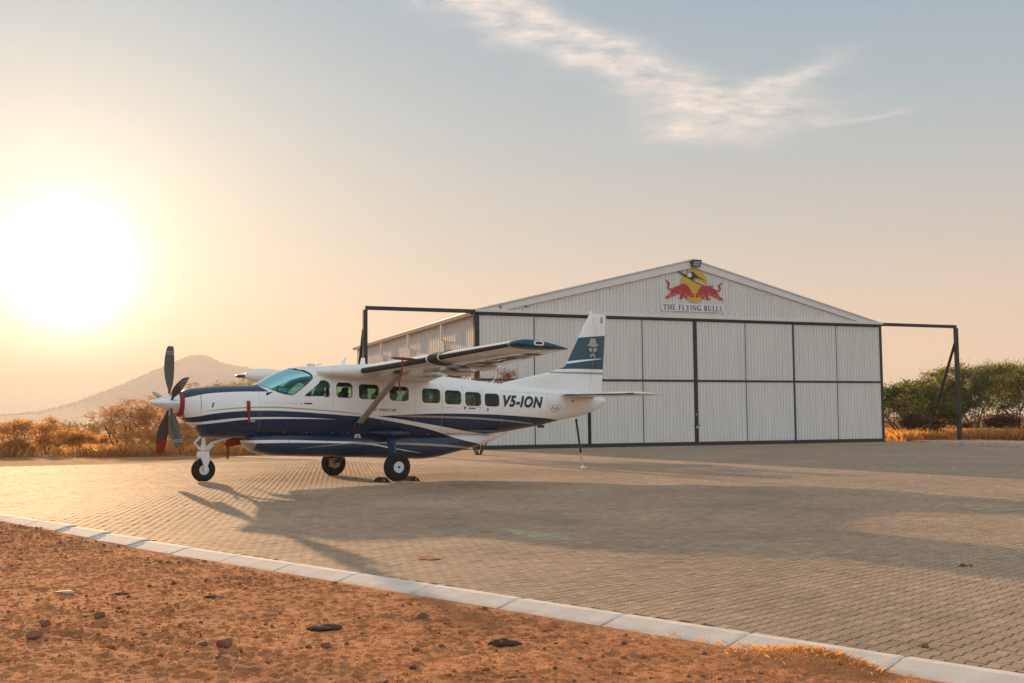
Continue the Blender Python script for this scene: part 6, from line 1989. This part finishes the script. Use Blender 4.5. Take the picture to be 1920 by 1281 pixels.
def pebbles():
    r_ = np.random.default_rng(77)
    base = []
    for k in range(6):
        me = stone_mesh('p', 300 + k, M['stone'], .7, 1); v = np.empty(len(me.vertices) * 3, np.float32); me.vertices.foreach_get('co', v)
        f = np.array([list(p.vertices) for p in me.polygons]); base.append((v.reshape(-1, 3), f)); bpy.data.meshes.remove(me)
    V = []; F = []; off = 0; VC = []; FC = []; offc = 0
    n = 30000
    s = r_.uniform(-13, 6.5, n); d = -r_.uniform(.36, 7.2, n)
    size = .0042 * np.exp(r_.exponential(.55, n)).clip(1, 7)
    for a, b, r in zip(s, d, size):
        p = kp(a, b)
        if abs(p.x) > .5 * p.y + .3 or p.y < 4.5: continue
        if fbm(np.array([p.x * .8]), np.array([p.y * .8]), 3, 31)[0] < r_.uniform(.25, .6): continue
        v, f = base[int(r_.integers(6))]
        t = r_.uniform(0, 6.28); c, q = math.cos(t), math.sin(t)
        w = v * r * np.array([1, r_.uniform(.6, 1), r_.uniform(.5, 1)])
        w = np.stack([w[:, 0] * c - w[:, 1] * q, w[:, 0] * q + w[:, 1] * c, w[:, 2]], -1) + np.array([p.x, p.y, earth_z(p.x, p.y) + r * .25])
        if r_.uniform() < .72: VC.append(w); FC.append(f + offc); offc += len(v)
        else: V.append(w); F.append(f + off); off += len(v)
    o = link('pebbles', np_mesh('pebbles', np.concatenate(V), np.concatenate(F), [M['stone']])); tag(o, 'small stones scattered over the foreground earth', kind='stuff')
    o = link('earth_crumbs', np_mesh('earth_crumbs', np.concatenate(VC), np.concatenate(FC), [M['dirt']])); tag(o, 'crumbs of red earth scattered over the foreground', kind='stuff')
    # gravel strip on the right beyond the paving
    V = []; F = []; off = 0
    for _ in range(3800):
        y = r_.uniform(50, 69); x0 = 22.9 + (y - 50) * -.095; x = x0 + r_.uniform(0.1, 7.5)
        if y > 62 and x < 24.2: continue
        v, f = base[int(r_.integers(6))]; r = r_.uniform(.03, .09)
        V.append(v * r + np.array([x, y, -.03 + r_.uniform(0, .03)])); F.append(f + off); off += len(v)
    o = link('gravel', np_mesh('gravel', np.concatenate(V), np.concatenate(F), [M['palestone']])); tag(o, 'pale gravel strip beside the paving on the right', kind='stuff')


pebbles()


def rocks():
    for (px, Z, a, b, h, lab) in ((1865, 70, .42, .35, .40, 'large rounded boulder right of the steel post'), (1818, 71, .45, .3, .16, 'low dark rock just right of the foot of the steel post'),
                                  (1845, 72, .4, .3, .15, 'low rock between the post and the large boulder'), (1893, 70, .5, .35, .18, 'low dark rock right of the large boulder'),
                                  (1912, 69, .4, .3, .20, 'dark rock at the right edge of the photo')):
        o = link('rock', stone_mesh('rock', px, M['rock'], 1.0, 3, .3), None, (at(px, Z), Z, h * .35), (0, 0, px)); o.scale = (a, b, h); tag(o, lab, 'rock')
    # small heap of earth and a dead leaf on the paving
    m = stone_mesh('earth_heap', 55, M['dirt'], 1.0, 3, .6)
    o = link('earth_heap', m, None, (-.86, 11.55, .0), (0, 0, .1)); o.scale = (.13, .16, .012); tag(o, 'small heap of red earth spilt on the paving', 'earth heap')
    mb = MB(); mb.add([(0, 0, .004), (.05, .02, .03), (.11, .0, .006), (.05, -.03, .012), (.13, .05, .02), (.16, .02, .004)], [(0, 1, 2, 3), (2, 4, 5)])
    o = mb.obj('dead_leaf', M['clod'], loc=(4.15, 10.55, .002)); tag(o, 'curled dark dead leaf on the shaded paving at the right', 'leaf')


rocks()


def tuft_area(r_, n):
    s = np.where(r_.uniform(0, 1, n) < .8, r_.normal(2.85, .22, n), r_.normal(2.5, .5, n)); d = -np.abs(r_.normal(.06, .09, n)) - .22
    return K0.x + KD.x * s + KN.x * d, K0.y + KD.y * s + KN.y * d


o = blades('grass', 'low golden grass growing on the small bank against the kerb', tuft_area, 1500, .030, .0010, M['grass'], 9, None, .8)
me = o.data
for i in range(0, len(me.vertices), 4):
    z = earth_z(me.vertices[i].co.x, me.vertices[i].co.y) + .06
    for k in range(4): me.vertices[i + k].co.z += z
print('objects', len(bpy.data.objects))
